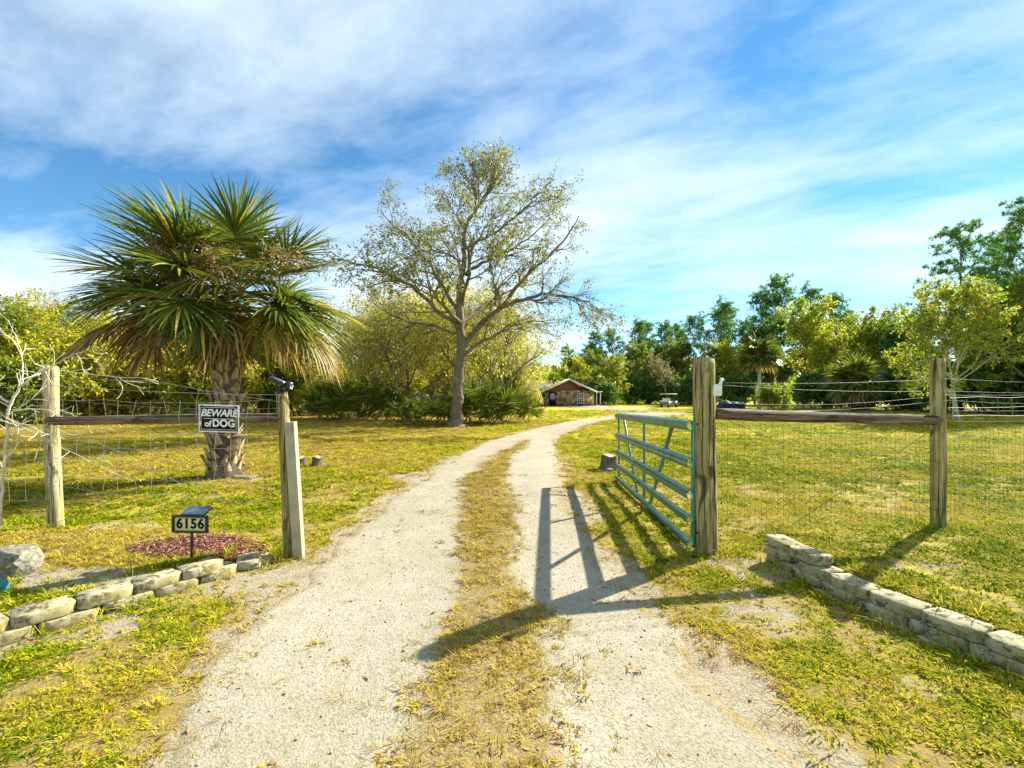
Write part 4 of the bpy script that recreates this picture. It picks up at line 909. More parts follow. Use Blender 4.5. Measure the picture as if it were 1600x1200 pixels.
tree('bare_tree', 'bare', gp(60, 30), 1, 1.15, 'thin bare tree rising above the left woods near the edge', 'tree', 'bare trees'); tree('bare_tree', 'bare', gp(18, 26), 3, .82, 'smaller bare tree at the left edge of the picture', 'tree', 'bare trees')
for px, d, rx, ry, hh, n, lab, s in ((558, 27.5, 2.4, 1.2, 1.75, 110, 'wide dark palmetto thicket between palm and oak', 1), (668, 22.6, 1.5, .9, 1.1, 70, 'palmetto thicket left of the oak trunk', 2), (756, 24.0, 1.1, .8, 1.7, 60, 'tall palmetto thicket just behind the oak trunk', 3), (795, 25, 1.2, .8, 1.15, 55, 'low palmetto thicket on the right of the oak', 4),
                                     (480, 34, 1.8, 1.0, 1.1, 40, 'low palmetto thicket behind the latch post', 5), (700, 26.5, .9, .8, 1.3, 30, 'narrow palmetto thicket behind the oak on its left side', 6)):
    palmetto(gp(px, d), rx, ry, hh, n, lab, s)
UL = ('undergrowth shrub at the left edge behind the bare sapling', 'undergrowth shrub just behind the pale left post', 'undergrowth shrub right of the pale left post', 'undergrowth shrub midway along the left log rail', 'undergrowth shrub just left of the large palm trunk', 'undergrowth shrub directly behind the large palm trunk',
      'undergrowth shrub between the large palm trunk and the latch post', 'undergrowth shrub just right of the latch post', 'deeper shrub in the woods above the left end of the log rail', 'deeper shrub in the woods left of the palm', 'deeper shrub in the woods behind the palm trunk', 'deeper shrub in the woods behind the solar spotlight',
      'deeper shrub in the woods behind the wide palmetto thicket', 'deeper shrub in the woods left of the oak', 'deeper shrub in the woods behind the oak trunk', 'deeper shrub in the woods right of the oak')
for i, (px, d, sc) in enumerate(((20, 22, 1.4), (75, 25, 1.5), (160, 26, 1.5), (215, 30, 1.6), (275, 28, 1.5), (350, 29, 1.6), (405, 31, 1.6), (460, 33, 1.6), (110, 34, 1.3), (230, 36, 1.4), (330, 38, 1.3), (430, 39, 1.5), (520, 40, 1.5), (640, 38, 1.5), (720, 37, 1.5), (790, 38, 1.4))):
    tree('undergrowth_shrub', 'yshrub' if i % 3 else 'shrub', gp(px, d), i, sc, UL[i], 'shrub', 'shrubs under the left woods')
# right tree line
RT = ((905, 92, 'mid', .8), (940, 88, 'dark', .85), (985, 84, 'mid', .9), (1015, 90, 'dark', 1.0), (1075, 86, 'dark', .95), (1110, 80, 'mid', .9), (1150, 84, 'dark', .9), (1215, 70, 'dark', 1.1), (1255, 58, 'yel', 1.05), (1300, 66, 'mid', 1.0),
      (1300, 52, 'yel', .7), (1365, 56, 'yel', .95), (1400, 50, 'mid', .8), (1440, 46, 'dark', .8), (1535, 40, 'dark', .75), (1590, 36, 'dark', .85), (1640, 33, 'mid', .9), (1570, 48, 'mid', 1.1), (1420, 64, 'dark', 1.0), (1350, 70, 'dark', 1.0), (960, 74, 'yel', .62), (900, 72, 'yel', .6), (925, 82, 'mid', .75), (1045, 84, 'mid', .95), (1130, 76, 'yel', .8), (1180, 74, 'mid', .95), (1275, 74, 'mid', 1.1), (1340, 60, 'mid', .85))
RL = ('green tree just right of the house roof', 'dark tree behind the house porch', 'green tree left of the pale mossy tree, far row', 'dark tree behind the pale mossy tree', 'dark tree left of the gate post top', 'green tree just behind the gate post top',
      'dark tree right of the gate post top', 'large dark tree behind the slender far palm', 'yellow green tree right of the slender far palm', 'green tree above the squat dark palm', 'small yellow tree beside the squat dark palm', 'yellow tree right of the squat dark palm',
      'green tree left of the golden tree', 'dark tree low behind the golden tree', 'dark tree low under the right pines', 'dark tree at the right edge below the pines', 'green tree cut by the right edge', 'tall green tree behind the golden tree on its right', 'far dark tree behind the golden tree on its left', 'far dark tree behind the squat palm',
      'small yellow tree in front of the far pines right of the house', 'small yellow tree beside the house porch', 'green tree between the house porch and the far pines', 'green tree directly above the golf cart', 'yellow tree just right of the gate post insulator', 'green tree left of the slender far palm', 'green tree between the two far palms, behind the yellow one', 'green tree directly behind the squat dark palm')
for i, (px, d, key, sc) in enumerate(RT): tree('woodland_tree', key, gp(px, d), i * 2.1, sc * 1.32, RL[i], 'tree', 'trees of the right tree line')
PN = ((915, 104, 'pine1', .85), (938, 100, 'pine0', .88), (962, 103, 'pine3', .95), (990, 98, 'pine0', .98), (1012, 106, 'pine2', 1.0), (1035, 98, 'pine3', 1.02), (1058, 102, 'pine1', 1.12), (1080, 96, 'pine2', .98), (1118, 90, 'pine0', 1.12), (1140, 94, 'pine2', 1.05), (1165, 92, 'pine3', .98),
      (1200, 82, 'pine0', 1.12), (1225, 80, 'pine3', 1.28), (1250, 86, 'pine0', 1.2), (1290, 80, 'pine3', 1.1), (1318, 86, 'pine1', 1.1), (890, 110, 'pine0', .75))
for i, (px, d, key, sc) in enumerate(PN):
    tree('pine_tree', key, gp(px, d), i * 1.3, (sc * 1.2, sc * 1.2, sc * 1.1), ('far pine number %s counted from the house along the right tree line' % ('two three four five six seven eight nine ten eleven twelve thirteen fourteen fifteen sixteen seventeen one'.split()[i])), 'tree', 'pines of the far tree line')
for i, (px, d, sc, lab) in enumerate(((1500, 46, .80, 'tall pine over the golden tree, left of the right edge group'), (1592, 38, .76, 'tallest pine, cut by the right edge'), (1645, 42, .88, 'tall pine just outside the right edge with branches showing'), (1550, 50, .82, 'tall pine between the two big right pines'))):
    tree('pine_tree', 'bigpine', gp(px, d), i * 2.2 + .5, sc, lab, 'tree', 'big pines on the right')
tree('golden_tree', 'gold', gp(1492, 27), .6, .93, 'golden green tree with pale trunk behind the right fence', 'tree')
tree('mossy_tree', 'bare', gp(1046, 68), 1.2, 1.0, 'pale twiggy tree hung with moss behind the golf cart', 'tree')
far_palm(gp(1186, 45), 5.7, 4.6, 'slender far palm with round dark crown right of the gate post', 31); far_palm(gp(1335, 42), 2.9, 5.2, 'squat dark palm over the right log rail', 32, .25, False)
for i, (px, d, key, sc, lab) in enumerate(((1212, 40, 'shrub', 1.05, 'bright leafy bush below the slender far palm'), (1010, 78, 'dshrub', 1.5, 'dark bush at the far lawn edge left of the golf cart'), (948, 66, 'dshrub', 1.1, 'round dark bush right of the house porch'),
     (1090, 70, 'dshrub', 1.5, 'dark bush at the far lawn edge behind the gate post'), (1150, 66, 'dshrub', 1.5, 'dark bush behind the blue covered bundle'), (1270, 50, 'dshrub', 1.3, 'dark bush below the yellow tree over the rail'), (1400, 46, 'dshrub', 1.4, 'dark bush left of the right fence post'),
     (1440, 42, 'dshrub', 1.3, 'dark bush behind the right fence post'), (1530, 38, 'dshrub', 1.4, 'dark bush right of the golden tree trunk'), (1590, 36, 'dshrub', 1.5, 'dark bush at the right edge beyond the mesh'), (980, 80, 'dshrub', 1.6, 'dark bush on the far lawn left of the pale mossy tree'), (1045, 76, 'dshrub', 1.5, 'dark bush behind the pale mossy tree'), (1340, 46, 'dshrub', 1.4, 'dark bush at the foot of the squat palm'), (1640, 34, 'dshrub', 1.5, 'dark bush just past the right edge'))):
    tree('shrub', key, gp(px, d), i * 1.1, sc, lab, 'shrub', 'bushes along the far lawn')
# far wood that closes the view between the trees
def far_wood():
    rng = np.random.RandomState(8); V = []
    n = 26000; a = rng.uniform(-1.25, 1.25, n); d = rng.uniform(105, 150, n); x = np.tan(a) * d; hh = 8.0 + 5 * fnoise(x * .06, d * .05, 71)
    z = np.abs(rng.rand(n)) ** .8 * hh; s = rng.uniform(.5, 1.3, n)
    C = np.stack([x, d, z + terrain(x, d)], 1); V, Q = leaf_quads(C, np.zeros((n, 3)), s * 1.6, rng, .7)
    o = link('far_wood', mesh_np('far_wood', V, Q, None, M['mid_leaf'])); tag(o, 'distant dark wood closing the view behind the tree lines', 'woods', kind='stuff')
far_wood()

# ---- bare pale sapling at the left edge
def sapling():
    b = at(2, 815, 4.75); b.z = tz(b.x, b.y); s = empty('bare_sapling', b, 'leafless pale sapling arching over the left fence post', 'sapling'); rng = np.random.RandomState(3); g = Grower(51); g.leafn = 1
    def tr(pts, r0, r1, dep=0, spec=None):
        P = np.array([tuple(at(px, py, 4.72 + dep * i / len(pts)) - b) for i, (px, py) in enumerate(pts)]); q = np.linspace(0, len(P) - 1, 4 * len(P)); P = np.stack([np.interp(q, np.arange(len(P)), P[:, k]) for k in range(3)], 1) + rng.randn(len(q), 3) * .004
        g.grow(P, r0, r1, spec or [(5, .28, .4, .7, 4, .15, .02, .2), (2, .14, .4, .7, 3, .15, 0, .2)], 0)
    tr([(0, 822), (3, 760), (10, 690), (14, 640), (30, 605), (52, 588), (72, 570)], .016, .010); tr([(30, 605), (55, 586), (80, 574), (110, 556), (155, 543)], .009, .003, -.3); tr([(14, 630), (-10, 612), (-40, 600)], .012, .005)
    tr([(8, 720), (30, 690), (24, 665), (8, 658)], .009, .004, -.2); tr([(12, 655), (50, 668), (80, 682)], .008, .003, -.3); tr([(34, 602), (36, 570), (28, 530), (12, 500)], .007, .002, .2); tr([(12, 650), (32, 636), (60, 615)], .006, .002, -.2)
    tr([(-10, 640), (40, 670), (100, 700), (210, 752)], .004, .002, -.35); tr([(70, 576), (140, 585), (230, 592)], .006, .002, .2); tr([(20, 640), (90, 640), (160, 665)], .006, .002, .3)
    g.mb.obj('branches', M['sapling'], s, True)
    V, Q = g.leaves(.03, .5); keep = rng.rand(len(Q)) < .25; link('leaves', mesh_np('leaves', V, Q[keep], None, M['tan_leaf']), s)
M['sapling'] = mat_plain('pale_sapling_bark', (.58, .54, .40), .8, var=.2)
sapling()

# ------------------------------------------------------------------ house, cart and far things
def mat_stone_wall():
    t = NT('fieldstone_veneer'); v = t.coord(); vo = t.n('ShaderNodeTexVoronoi'); t.link(v, vo.inputs['Vector']); vo.inputs['Scale'].default_value = 2.6
    ed = t.n('ShaderNodeTexVoronoi', feature='DISTANCE_TO_EDGE'); t.link(v, ed.inputs['Vector']); ed.inputs['Scale'].default_value = 2.6
    sp = t.n('ShaderNodeSeparateColor'); t.link(vo.outputs['Color'], sp.inputs[0])
    col = t.ramp(sp.outputs[0], [(0, (.10, .055, .02)), (.35, (.30, .19, .07)), (.7, (.46, .31, .125)), (1, (.55, .43, .22))])
    col = t.mix(t.ramp(ed.outputs['Distance'], [(.03, .8), (.07, 0.0)]), col, (.12, .09, .05)); t.bump(ed.outputs['Distance'], .6, .05); return t.base(col, .9)
def mat_siding(name, c, c2, sc):
    t = NT(name); w = t.n('ShaderNodeTexWave', bands_direction='X'); t.link(t.coord((sc, sc, sc)), w.inputs[0]); w.inputs['Scale'].default_value = 1.0; w.inputs['Distortion'].default_value = .5
    return t.base(t.ramp(w.outputs['Fac'], [(0, c), (.35, c2), (1, c2)]), .85)
M['stonewall'] = mat_stone_wall(); M['gable'] = mat_siding('rust_board_gable', (.20, .075, .035), (.38, .17, .085), 3); M['shingle'] = mat_plain('tan_shingle', (.23, .19, .12), .9, var=.25, scale=3)
M['trim'] = mat_plain('white_trim', (.72, .70, .64), .6, var=.05); M['glass'] = mat_plain('window_glass', (.03, .05, .05), .08, 0, .1, spec=.8); M['door'] = mat_plain('black_door', (.010, .013, .02), .4)
M['concrete'] = mat_plain('concrete', (.34, .32, .27), .9, var=.15, scale=2)
def house():
    yf = 62.0; h = empty('stone_house', (8.2, yf, tz(8.2, yf)), 'low stone house with white trimmed gable and shingle roof at the end of the drive', 'house'); z = 0.0; H = lambda o: o
    x0, x1, xr = -3.2, 3.5, -.1; ze = 2.25; zp = 3.95
    MB().box((x0, 0, -.3), (x1, 11, ze)).obj('wall', M['stonewall'], h)
    zl = lambda x: zp - abs(x - xr) * .46 - .12
    MB().prism([(x0, ze + .002), (x1, ze + .002), (x1, zl(x1)), (xr, zl(xr)), (x0, zl(x0))], .01, 10.9).obj('gable_wall', M['gable'], h)
    for s, xe in ((-1, -4.2), (1, 3.95)):
        zz = zp - abs(xe - xr) * .46; MB().prism([(xr, zp), (xe, zz), (xe, zz - .1), (xr, zp - .1)], -.45, 11.4).obj('roof_slope', M['shingle'], h)
        MB().prism([(xr, zp + .02), (xe, zz + .02), (xe, zz - .22), (xr, zp - .22)], -.52, -.455).obj('fascia', M['trim'], h)
    d = MB().box((-2.88, -.05, 0), (-2.0, -.003, 1.98)).obj('door', M['door'], h)
    MB().box((-2.95, -.04, 0), (-2.885, -.001, 2.05)).obj('door_frame', M['door'], d); MB().box((-2.12, -.09, .95), (-2.06, -.052, 1.03)).obj('handle', M['iron'], d)
    for i in range(3):
        for j in range(3): MB().box((-2.74 + i * .21, -.06, 1.02 + j * .28), (-2.56 + i * .21, -.052, 1.26 + j * .28)).obj('pane', M['trimglass'], d)
    w = empty('window', (1.56, -.02, 1.12)); w.parent = h
    MB().box((-.40, .0, -.62), (.40, .015, .62)).obj('pane', M['glass'], w); frame_bars(.47, .70, .08, .05).obj('frame', M['trim'], w)
    for x in (-.13, .13): MB().box((x - .02, -.03, -.62), (x + .02, -.002, .62)).obj('muntin', M['trim'], w)
    for zz in (-.33, 0, .33): MB().box((-.39, -.035, zz - (.035 if zz == 0 else .02)), (.39, -.006, zz + (.035 if zz == 0 else .02))).obj('muntin', M['trim'], w)
    MB().box((3.55, .6, 2.02), (4.85, 8, 2.14)).obj('porch_roof', M['trim'], h)
    for (x, y) in ((4.0, .8), (4.55, .8), (4.6, 4)): MB().box((x - .06, y - .06, 0), (x + .06, y + .06, 2.02)).obj('porch_post', M['trim'], h)
    MB().tube([(-3.75, -.2, 2.0), (-3.4, -.12, 1.8), (-3.38, -.12, 0)], .05, 6).obj('downspout', M['trim'], h)
    MB().box((-12.5, 2.4, -.3), (-3.21, 10.5, 2.2)).obj('wing_wall', M['stonewall'], h)
    MB().prism([(0, 0), (0, .1), (0, .1)], 0, .1)
    V = [(-13, 1.4, 2.2), (-2, 1.4, 2.2), (-2, 6.2, 3.9), (-13, 6.2, 3.9), (-13, 1.4, 2.1), (-2, 1.4, 2.1), (-2, 6.2, 3.8), (-13, 6.2, 3.8), (-13, 11, 2.2), (-2, 11, 2.2)]
    MB().add(V, [(0, 1, 2, 3), (4, 7, 6, 5), (0, 4, 5, 1), (3, 2, 9, 8)]).obj('wing_roof', M['shingle'], h)
    MB().box((-13, 1.3, 2.0), (-4.21, 1.38, 2.22)).obj('gutter', M['trim'], h)
    for x in (-7.4, -5.2): ww = MB().box((x, 2.36, .7), (x + .9, 2.395, 1.8)).obj('window', M['glass'], h); b = MB(); b.box((x - .06, 2.33, .62), (x + .96, 2.355, .7)); b.box((x - .06, 2.33, 1.8), (x + .96, 2.355, 1.88)); b.box((x + .42, 2.33, .7), (x + .48, 2.355, 1.8)); b.obj('frame', M['trim'], ww)
M['trimglass'] = mat_plain('pale_door_glass', (.45, .50, .48), .15, spec=.7)
house()
me = mesh_np('concrete_apron', [(4.6, 57.2, .06), (13.2, 57.2, .06), (13.2, 62.2, .06), (4.6, 62.2, .06), (4.6, 57.2, -.4), (13.2, 57.2, -.4), (13.2, 62.2, -.4), (4.6, 62.2, -.4)], [(0, 1, 2, 3), (0, 4, 5, 1), (1, 5, 6, 2), (3, 7, 4, 0)], None, M['concrete'])
o = link('pavement', me); o.location.z = max(tz(8, 58), tz(12, 60), tz(5, 58)); tag(o, 'pale concrete apron in front of the house', kind='structure')
M['red'] = mat_plain('red_glaze', (.35, .03, .03), .4)
p = empty('flower_pot', (4.35, 61.0, tz(4.35, 61) + .05), 'red flower pot by the downspout of the house', 'pot'); MB().tube([(0, 0, 0), (0, 0, .1), (0, 0, .55), (0, 0, .62), (0, 0, .62)], [.22, .26, .34, .37, .30], 14).obj('pot', M['red'], p)
link('foliage', PROTO['shrub'][1], p, (0, 0, .55), None, .28)
tree('shrub', 'shrub', Vector((3.3, 60.5, tz(3.3, 60.5))), 1.0, .95, 'green bush left of the red flower pot by the house', 'shrub', 'bushes by the house')
rock('white_stone', (7.5, 61.6, tz(7.5, 61.6) + .3), (.28, .2, .32), 'round white stone against the house wall', 12)
def golf_cart():
    d = 57; x = (1045 - 800) / FPX * d; c = empty('golf_cart', (x, d, tz(x, d)), 'white roofed golf cart parked on the far lawn', 'golf cart'); c.rotation_euler = (0, 0, R(35))
    MB().box((-1.1, -.6, 1.72), (1.0, .6, 1.80)).obj('roof', M['trim'], c, bevel=.03)
    for (px, py) in ((-1.0, -.52), (-1.0, .52), (.85, -.52), (.85, .52)): MB().tube([(px, py, .6), (px * .95, py, 1.73)], .025, 6).obj('roof_post', M['iron'], c)
    MB().prism([(-1.2, .35), (1.25, .35), (1.2, .75), (.75, .85), (.55, .42), (.0, .42), (-.05, .72), (-1.15, .75)], -.58, .58).obj('body', M['cart'], c)
    MB().box((-.55, -.55, .72), (.0, .55, .84)).obj('seat', M['trim'], c, bevel=.03); MB().box((-.62, -.55, .86), (-.5, .55, 1.22)).obj('backrest', M['trim'], c, bevel=.03); MB().box((-1.15, -.55, .76), (-.65, .55, .92)).obj('rear_seat', M['trim'], c, bevel=.03)
    MB().tube([(.75, .25, .85), (.45, .25, 1.05)], .02, 6).obj('steering_column', M['iron'], c)
    for (px, py) in ((-.8, -.55), (-.8, .55), (.85, -.55), (.85, .55)): MB().tube([(px, py - .1, .23), (px, py - .08, .23), (px, py + .08, .23), (px, py + .1, .23)], [.17, .23, .23, .17], 16).obj('wheel', M['black'], c)
M['cart'] = mat_plain('cart_body', (.10, .14, .15), .35, spec=.5)
golf_cart()
def bundle():
    d = 45; x = (1142 - 800) / FPX * d; b = empty('covered_trailer', (x, d, tz(x, d)), 'low dark blue tarp covered trailer beyond the right log rail', 'trailer'); rng = np.random.RandomState(4)
    n, m = 26, 12; V = []
    for i in range(n):
        for j in range(m):
            u = i / (n - 1) * 2 - 1; v = j / (m - 1) * 2 - 1; e = min(1, 6 * (1 - abs(u))) * min(1, 4 * (1 - abs(v))); V.append((u * 1.25, v * .7, .25 + e * (.58 + (.14 if u < -.35 else .02) + .05 * math.sin(u * 9) + .03 * rng.randn())))
    Q = [(i * m + j, (i + 1) * m + j, (i + 1) * m + j + 1, i * m + j + 1) for i in range(n - 1) for j in range(m - 1)]
    MB().add(V, Q).obj('tarp', M['tarp'], b, True); MB().box((-1.2, -.65, .2), (1.2, .65, .3)).obj('bed', M['iron'], b)
    for px in (-.3, .3): MB().tube([(px, -.72, .22), (px, -.6, .22)], .22, 14).obj('wheel', M['black'], b); MB().tube([(px, .6, .22), (px, .72, .22)], .22, 14).obj('wheel', M['black'], b)
M['tarp'] = mat_plain('blue_tarp', (.008, .02, .04), .6, spec=.2)
bundle()

# ------------------------------------------------------------------ grass, gravel, litter
def mat_grass():
    t = NT('grass_blade'); g = t.n('ShaderNodeNewGeometry'); dry = t.attr('dry', 'INSTANCER')
    f = t.math('ADD', t.math('MULTIPLY', dry, .72), t.math('MULTIPLY', t.math('SUBTRACT', g.outputs['Random Per Island'], .40), .68))
    col = t.ramp(f, [(0.0, (.09, .17, .005)), (.26, (.28, .315, .007)), (.5, (.57, .49, .018)), (.75, (.46, .33, .075)), (1.0, (.29, .19, .085))])
    t.base(col, .8, 0, .04); tr = t.n('ShaderNodeBsdfTranslucent'); t.link(col, tr.inputs[0]); ms = t.n('ShaderNodeMixShader'); ms.inputs[0].default_value = .38
    t.link(t.b.outputs[0], ms.inputs[1]); t.link(tr.outputs[0], ms.inputs[2]); t.link(ms.outputs[0], t.out.inputs[0]); return t.m
M['grass'] = mat_grass()
def clump(k, n, L, w, rad, lean):
    rng = np.random.RandomState(700 + k); V = []; Q = []
    for i in range(n):
        a = rng.rand() * 6.283; p = np.array((math.cos(a), math.sin(a), 0)) * rad * math.sqrt(rng.rand()); az = a + rng.randn() * 1.0; l = L * (.55 + .9 * rng.rand()); tilt = lean * (.4 + 1.0 * rng.rand())
        d = np.array((math.cos(az) * math.sin(tilt), math.sin(az) * math.sin(tilt), math.cos(tilt))); s = np.array((-math.sin(az), math.cos(az), 0)) * w * (.7 + .6 * rng.rand())
        m = p + d * l * .5; tip = m + np.array((d[0] * 1.5, d[1] * 1.5, d[2] * .35 - .1)) * l * .5; tw = s * .2; b = len(V)
        V += [p - s * .6, p + s * .6, m + s, m - s, tip + tw, tip - tw]; Q += [(b, b + 1, b + 2, b + 3), (b + 3, b + 2, b + 4, b + 5)]
    V = np.array(V); V[:, 2] = np.maximum(V[:, 2], -.002) ; return mesh_np('grass_clump', V, Q, None, M['grass'])
def grass():
    cc = bpy.data.collections.new('grass_clumps')
    for k, a in enumerate(((24, .046, .0056, .06, .95), (26, .038, .0055, .065, 1.2), (22, .055, .0048, .055, .8), (18, .075, .0022, .065, 1.35), (9, .13, .003, .03, .5))):
        cc.objects.link(bpy.data.objects.new('grass_clump_%d' % k, clump(k, *a)))
    rng = np.random.RandomState(99); PX = []; PY = []; SC = []
    for (d0, d1, dens, s0, s1) in ((1.0, 3.2, 800, .66, .76), (3.2, 6, 520, .76, 1.0), (6, 10, 230, 1.2, 1.6), (10, 16, 95, 1.7, 2.3), (16, 27, 34, 2.5, 3.4), (27, 50, 7, 3.8, 5)):
        A = (d1 * d1 - d0 * d0) * 1.36; n = int(A * dens); d = np.sqrt(rng.uniform(d0 * d0, d1 * d1, n)); x = rng.uniform(-1.36, 1.36, n) * d
        PX.append(x); PY.append(d); SC.append(s0 + (s1 - s0) * (d - d0) / (d1 - d0))
    x = np.concatenate(PX); y = np.concatenate(PY); sc = np.concatenate(SC); n = len(x)
    dd = drive_d(x, y); sd = sand_m(x, y) + (fnoise(x * 7, y * 7, 81, 2) - .5) * .7; ml = mulch_m(x, y); fine = fnoise(x * 3.1, y * 3.1, 91, 3)
    keep = 1 - sstep(.25, .75, sd) * .80; keep *= 1 - .9 * sstep(.3, .8, ml); keep *= np.where(y < 9, np.clip((fnoise(x * 2.4, y * 2.4, 87, 3) - .30) * 4.5, .22, 1), 1)
    mw = median_w(y) * (.8 + .55 * fnoise(y * 2.1, x * 0 + 4, 95)); md = np.abs(x - median_c(y) + (fnoise(y * 1.5, x * 0 + 8, 96) - .5) * .3) / np.maximum(mw, .02)
    on = dd < .0; patch = np.where(y < 4.2, np.clip((fine - .36) * 5, .30, 1), np.clip((fine - .26) * 6, .45, 1))
    km = np.where(mw > .05, (1 - sstep(.55, 1.25, md)) * patch * .9, 0) + .006 * (y < 9) + .10 * (1 - sstep(0, .35, -dd)) * np.clip((fine - .45) * 6, 0, 1)
    keep = np.where(on, np.clip(km, 0, 1), keep)
    wr = np.interp(y, WR[::-1, 1], WR[::-1, 0]); wl = np.interp(y, WL[::-1, 1], WL[::-1, 0]); keep = np.where(((y < 4.3) & (x > wr - .10) & (x < wr + .2)) | ((y < 4.0) & (x < wl + .10) & (x > wl - .2)), 0, keep)
    for (cx, cy, r) in ((-5.5, 8.3, .42), (-4.06, 3.5, .24), (2.13, 9.55, .2), (-4.28, 9.6, .15), (-2.8, 21.5, .6)): keep = np.where((x - cx) ** 2 + (y - cy) ** 2 < r * r, 0, keep)
    keep = np.where((y > 45) & (x > 3.5) & (x < 15), 0, keep)
    ex = []                                    # longer tufts left by the mower along posts and wall feet
    for (cx, cy, r, m) in ((1.93, 4.32, .24, 40), (4.70, 4.8, .22, 34), (-5.2, 4.95, .22, 34), (-2.13, 4.2, .2, 26), (2.13, 9.55, .28, 16), (-4.06, 3.5, .34, 26), (-5.5, 8.3, .55, 30), (-2.8, 21.5, .7, 20)):
        a = rng.rand(m) * 6.283; q = r * (.6 + .6 * rng.rand(m)); ex.append(np.stack([cx + np.cos(a) * q, cy + np.sin(a) * q], 1))
    for wl_, off in ((WR, -.16), (WL, .16), (WR, .27), (WL, -.27)):
        t_ = np.sort(rng.uniform(.6, 4.3, 90)); ex.append(np.stack([np.interp(t_, wl_[::-1, 1], wl_[::-1, 0]) + off + rng.randn(90) * .04, t_], 1))
    ex = np.concatenate(ex); x = np.concatenate([x, ex[:, 0]]); y = np.concatenate([y, ex[:, 1]]); sc = np.concatenate([sc, np.full(len(ex), 1.05)]); on = np.concatenate([on, np.zeros(len(ex), bool)]); keep = np.concatenate([keep, np.full(len(ex), .8)]); n0 = n; n = len(x)
    sel = rng.rand(n) < keep; tall = (np.arange(n) >= n0)[sel]; x, y, sc, on = x[sel], y[sel], sc[sel], on[sel]; n = len(x); dry = np.clip(dry_m(x, y) + rng.randn(n) * .2 + .35 * sstep(.3, .8, sand_m(x, y)), 0, 1)
    kind = rng.randint(0, 3, n); kind = np.where(rng.rand(n) < .10 + .5 * dry, 3, kind); kind = np.where(((rng.rand(n) < .012) & (y < 12)) | (tall & (rng.rand(n) < .6)), 4, kind)
    h = np.where(on, .62, .8) * (.7 + .6 * rng.rand(n)) * np.interp(y, [4, 7, 10, 16, 30], [1, .8, .6, .42, .35])
    rot = np.stack([rng.randn(n) * .15, rng.randn(n) * .15, rng.rand(n) * 6.283], 1); S = np.stack([sc, sc, h * np.minimum(sc, 1.7)], 1)
    me = bpy.data.meshes.new('grass'); me.vertices.add(n); me.vertices.foreach_set('co', np.stack([x, y, terrain(x, y) + np.where(on, .004, -.002)], 1).astype(np.float32).ravel())
    for nm, ty, v in (('rot', 'FLOAT_VECTOR', rot), ('scl', 'FLOAT_VECTOR', S)): a = me.attributes.new(nm, ty, 'POINT'); a.data.foreach_set('vector', v.astype(np.float32).ravel())
    a = me.attributes.new('dry', 'FLOAT', 'POINT'); a.data.foreach_set('value', dry.astype(np.float32)); a = me.attributes.new('kind', 'INT', 'POINT'); a.data.foreach_set('value', kind.astype(np.int32))
    o = link('grass', me); tag(o, 'coarse yellow green lawn grass with dry straw patches', 'grass', kind='stuff')
    ng = bpy.data.node_groups.new('grass_scatter', 'GeometryNodeTree'); ng.interface.new_socket('Geometry', in_out='INPUT', socket_type='NodeSocketGeometry'); ng.interface.new_socket('Geometry', in_out='OUTPUT', socket_type='NodeSocketGeometry')
    N = ng.nodes; L = ng.links; gi = N.new('NodeGroupInput'); go = N.new('NodeGroupOutput'); ip = N.new('GeometryNodeInstanceOnPoints'); ci = N.new('GeometryNodeCollectionInfo')
    ci.inputs['Collection'].default_value = cc; ci.inputs['Separate Children'].default_value = True; ci.inputs['Reset Children'].default_value = True
    def na(name, ty): q = N.new('GeometryNodeInputNamedAttribute'); q.data_type = ty; q.inputs['Name'].default_value = name; return q.outputs['Attribute']
    L.new(gi.outputs[0], ip.inputs['Points']); L.new(ci.outputs[0], ip.inputs['Instance']); ip.inputs['Pick Instance'].default_value = True
    L.new(na('kind', 'INT'), ip.inputs['Instance Index']); L.new(na('rot', 'FLOAT_VECTOR'), ip.inputs['Rotation']); L.new(na('scl', 'FLOAT_VECTOR'), ip.inputs['Scale']); L.new(ip.outputs[0], go.inputs[0])
    md_ = o.modifiers.new('scatter', 'NODES'); md_.node_group = ng; print('grass clumps', n)
grass()
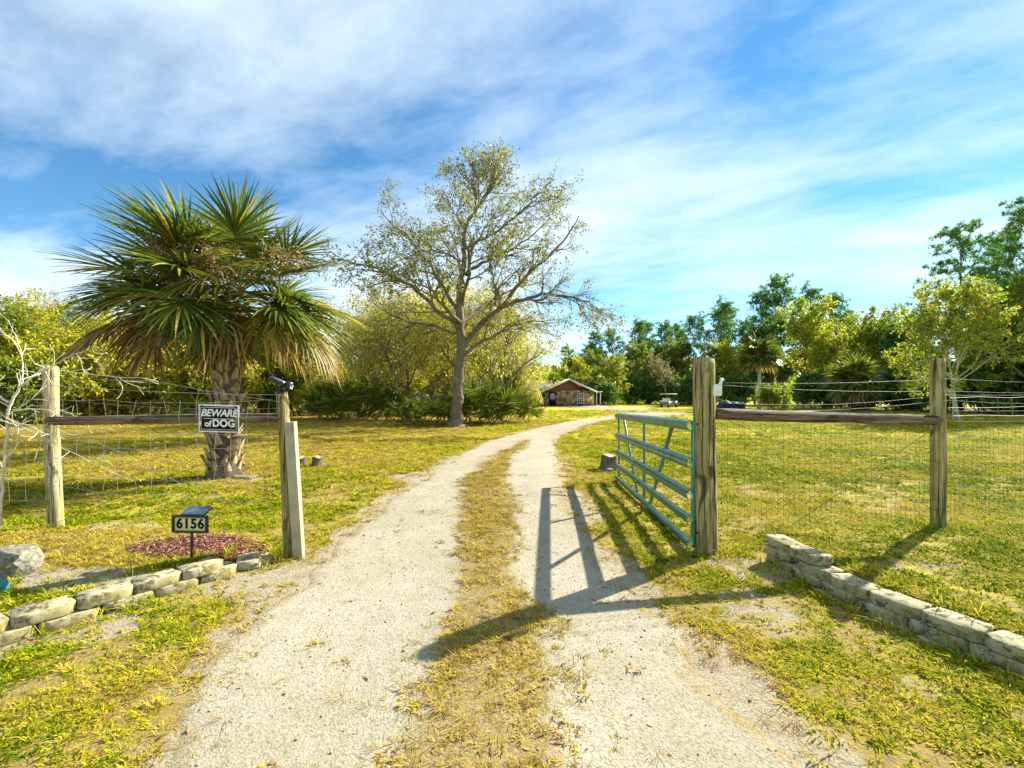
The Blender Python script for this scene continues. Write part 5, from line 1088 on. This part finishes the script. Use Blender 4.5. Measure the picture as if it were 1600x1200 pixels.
def litter():
    rng = np.random.RandomState(21)
    # loose shell pebbles on the drive
    n = 5000; y = np.sqrt(rng.uniform(1.6 ** 2, 7.5 ** 2, n)); x = rng.uniform(-2.2, 1.6, n); k = drive_d(x, y) < .12; x, y = x[k], y[k]; n = len(x); s = .003 + .007 * rng.rand(n) ** 4
    B = np.array([(1, 0, 0), (0, 1, 0), (-1, 0, 0), (0, -1, 0), (0, 0, .8), (0, 0, -.5)], float); F = np.array([(0, 1, 4), (1, 2, 4), (2, 3, 4), (3, 0, 4), (1, 0, 5), (2, 1, 5), (3, 2, 5), (0, 3, 5)])
    V = (B[None] * (s[:, None, None] * (.6 + .8 * rng.rand(n, 6, 1)))); a = rng.rand(n) * 6.283; c, sn = np.cos(a)[:, None], np.sin(a)[:, None]; V = np.stack([V[..., 0] * c - V[..., 1] * sn, V[..., 0] * sn + V[..., 1] * c, V[..., 2]], -1)
    V += np.stack([x, y, terrain(x, y) + .008], 1)[:, None]; T = F[None] + (np.arange(n) * 6)[:, None, None]
    t = NT('shell_pebbles'); g = t.n('ShaderNodeNewGeometry'); m = t.base(t.ramp(g.outputs['Random Per Island'], [(0, (.09, .07, .045)), (.15, (.20, .17, .12)), (.6, (.30, .28, .21)), (1, (.42, .40, .35))]), .9)
    tag(link('gravel', mesh_np('gravel', V, None, T.reshape(-1, 3), m)), 'loose pale shell pebbles lying on the drive', 'gravel', kind='stuff')
    # fallen leaves
    n = 900; y = np.sqrt(rng.uniform(1.7 ** 2, 11 ** 2, n)); x = rng.uniform(-1.1, 1.1, n) * y; C = np.stack([x, y, terrain(x, y) + .010 + .03 * (drive_d(x, y) > 0)], 1); D = rng.randn(n, 3); D[:, 2] = .25
    V, Q = leaf_quads(C, D * .4, np.full(n, .045), rng, .5); V = V.reshape(-1, 4, 3); V[..., 2] = C[:, None, 2] + (V[..., 2] - C[:, None, 2]) * .3; V = V.reshape(-1, 3)
    t = NT('dead_leaf'); g = t.n('ShaderNodeNewGeometry'); m = t.base(t.ramp(g.outputs['Random Per Island'], [(0, (.08, .04, .02)), (.5, (.18, .10, .045)), (1, (.34, .24, .12))]), .8)
    tag(link('fallen_leaves', mesh_np('fallen_leaves', V, Q, None, m)), 'scattered brown fallen leaves on the grass and drive', 'leaves', kind='stuff')
    # red mulch chips and pale thatch
    n = 5200; a = rng.rand(n) * 6.283; q = np.sqrt(rng.rand(n)) * 1.05; x = -2.95 + np.cos(a) * q * .64; y = 4.18 + np.sin(a) * q * .38; k = mulch_m(x, y) > .25; x, y = x[k], y[k]; n = len(x); C = np.stack([x, y, terrain(x, y) + .004 + .03 * rng.rand(n)], 1); D = rng.randn(n, 3); D[:, 2] *= .25
    V, Q = leaf_quads(C, D, np.full(n, .034), rng, .28); t = NT('red_mulch'); g = t.n('ShaderNodeNewGeometry'); m = t.base(t.ramp(g.outputs['Random Per Island'], [(0, (.11, .04, .028)), (.5, (.25, .105, .068)), (1, (.42, .27, .18))]), .9)
    tag(link('mulch', mesh_np('mulch', V, Q, None, m)), 'red bark mulch bed beside the house number sign', 'mulch', kind='stuff')
litter()
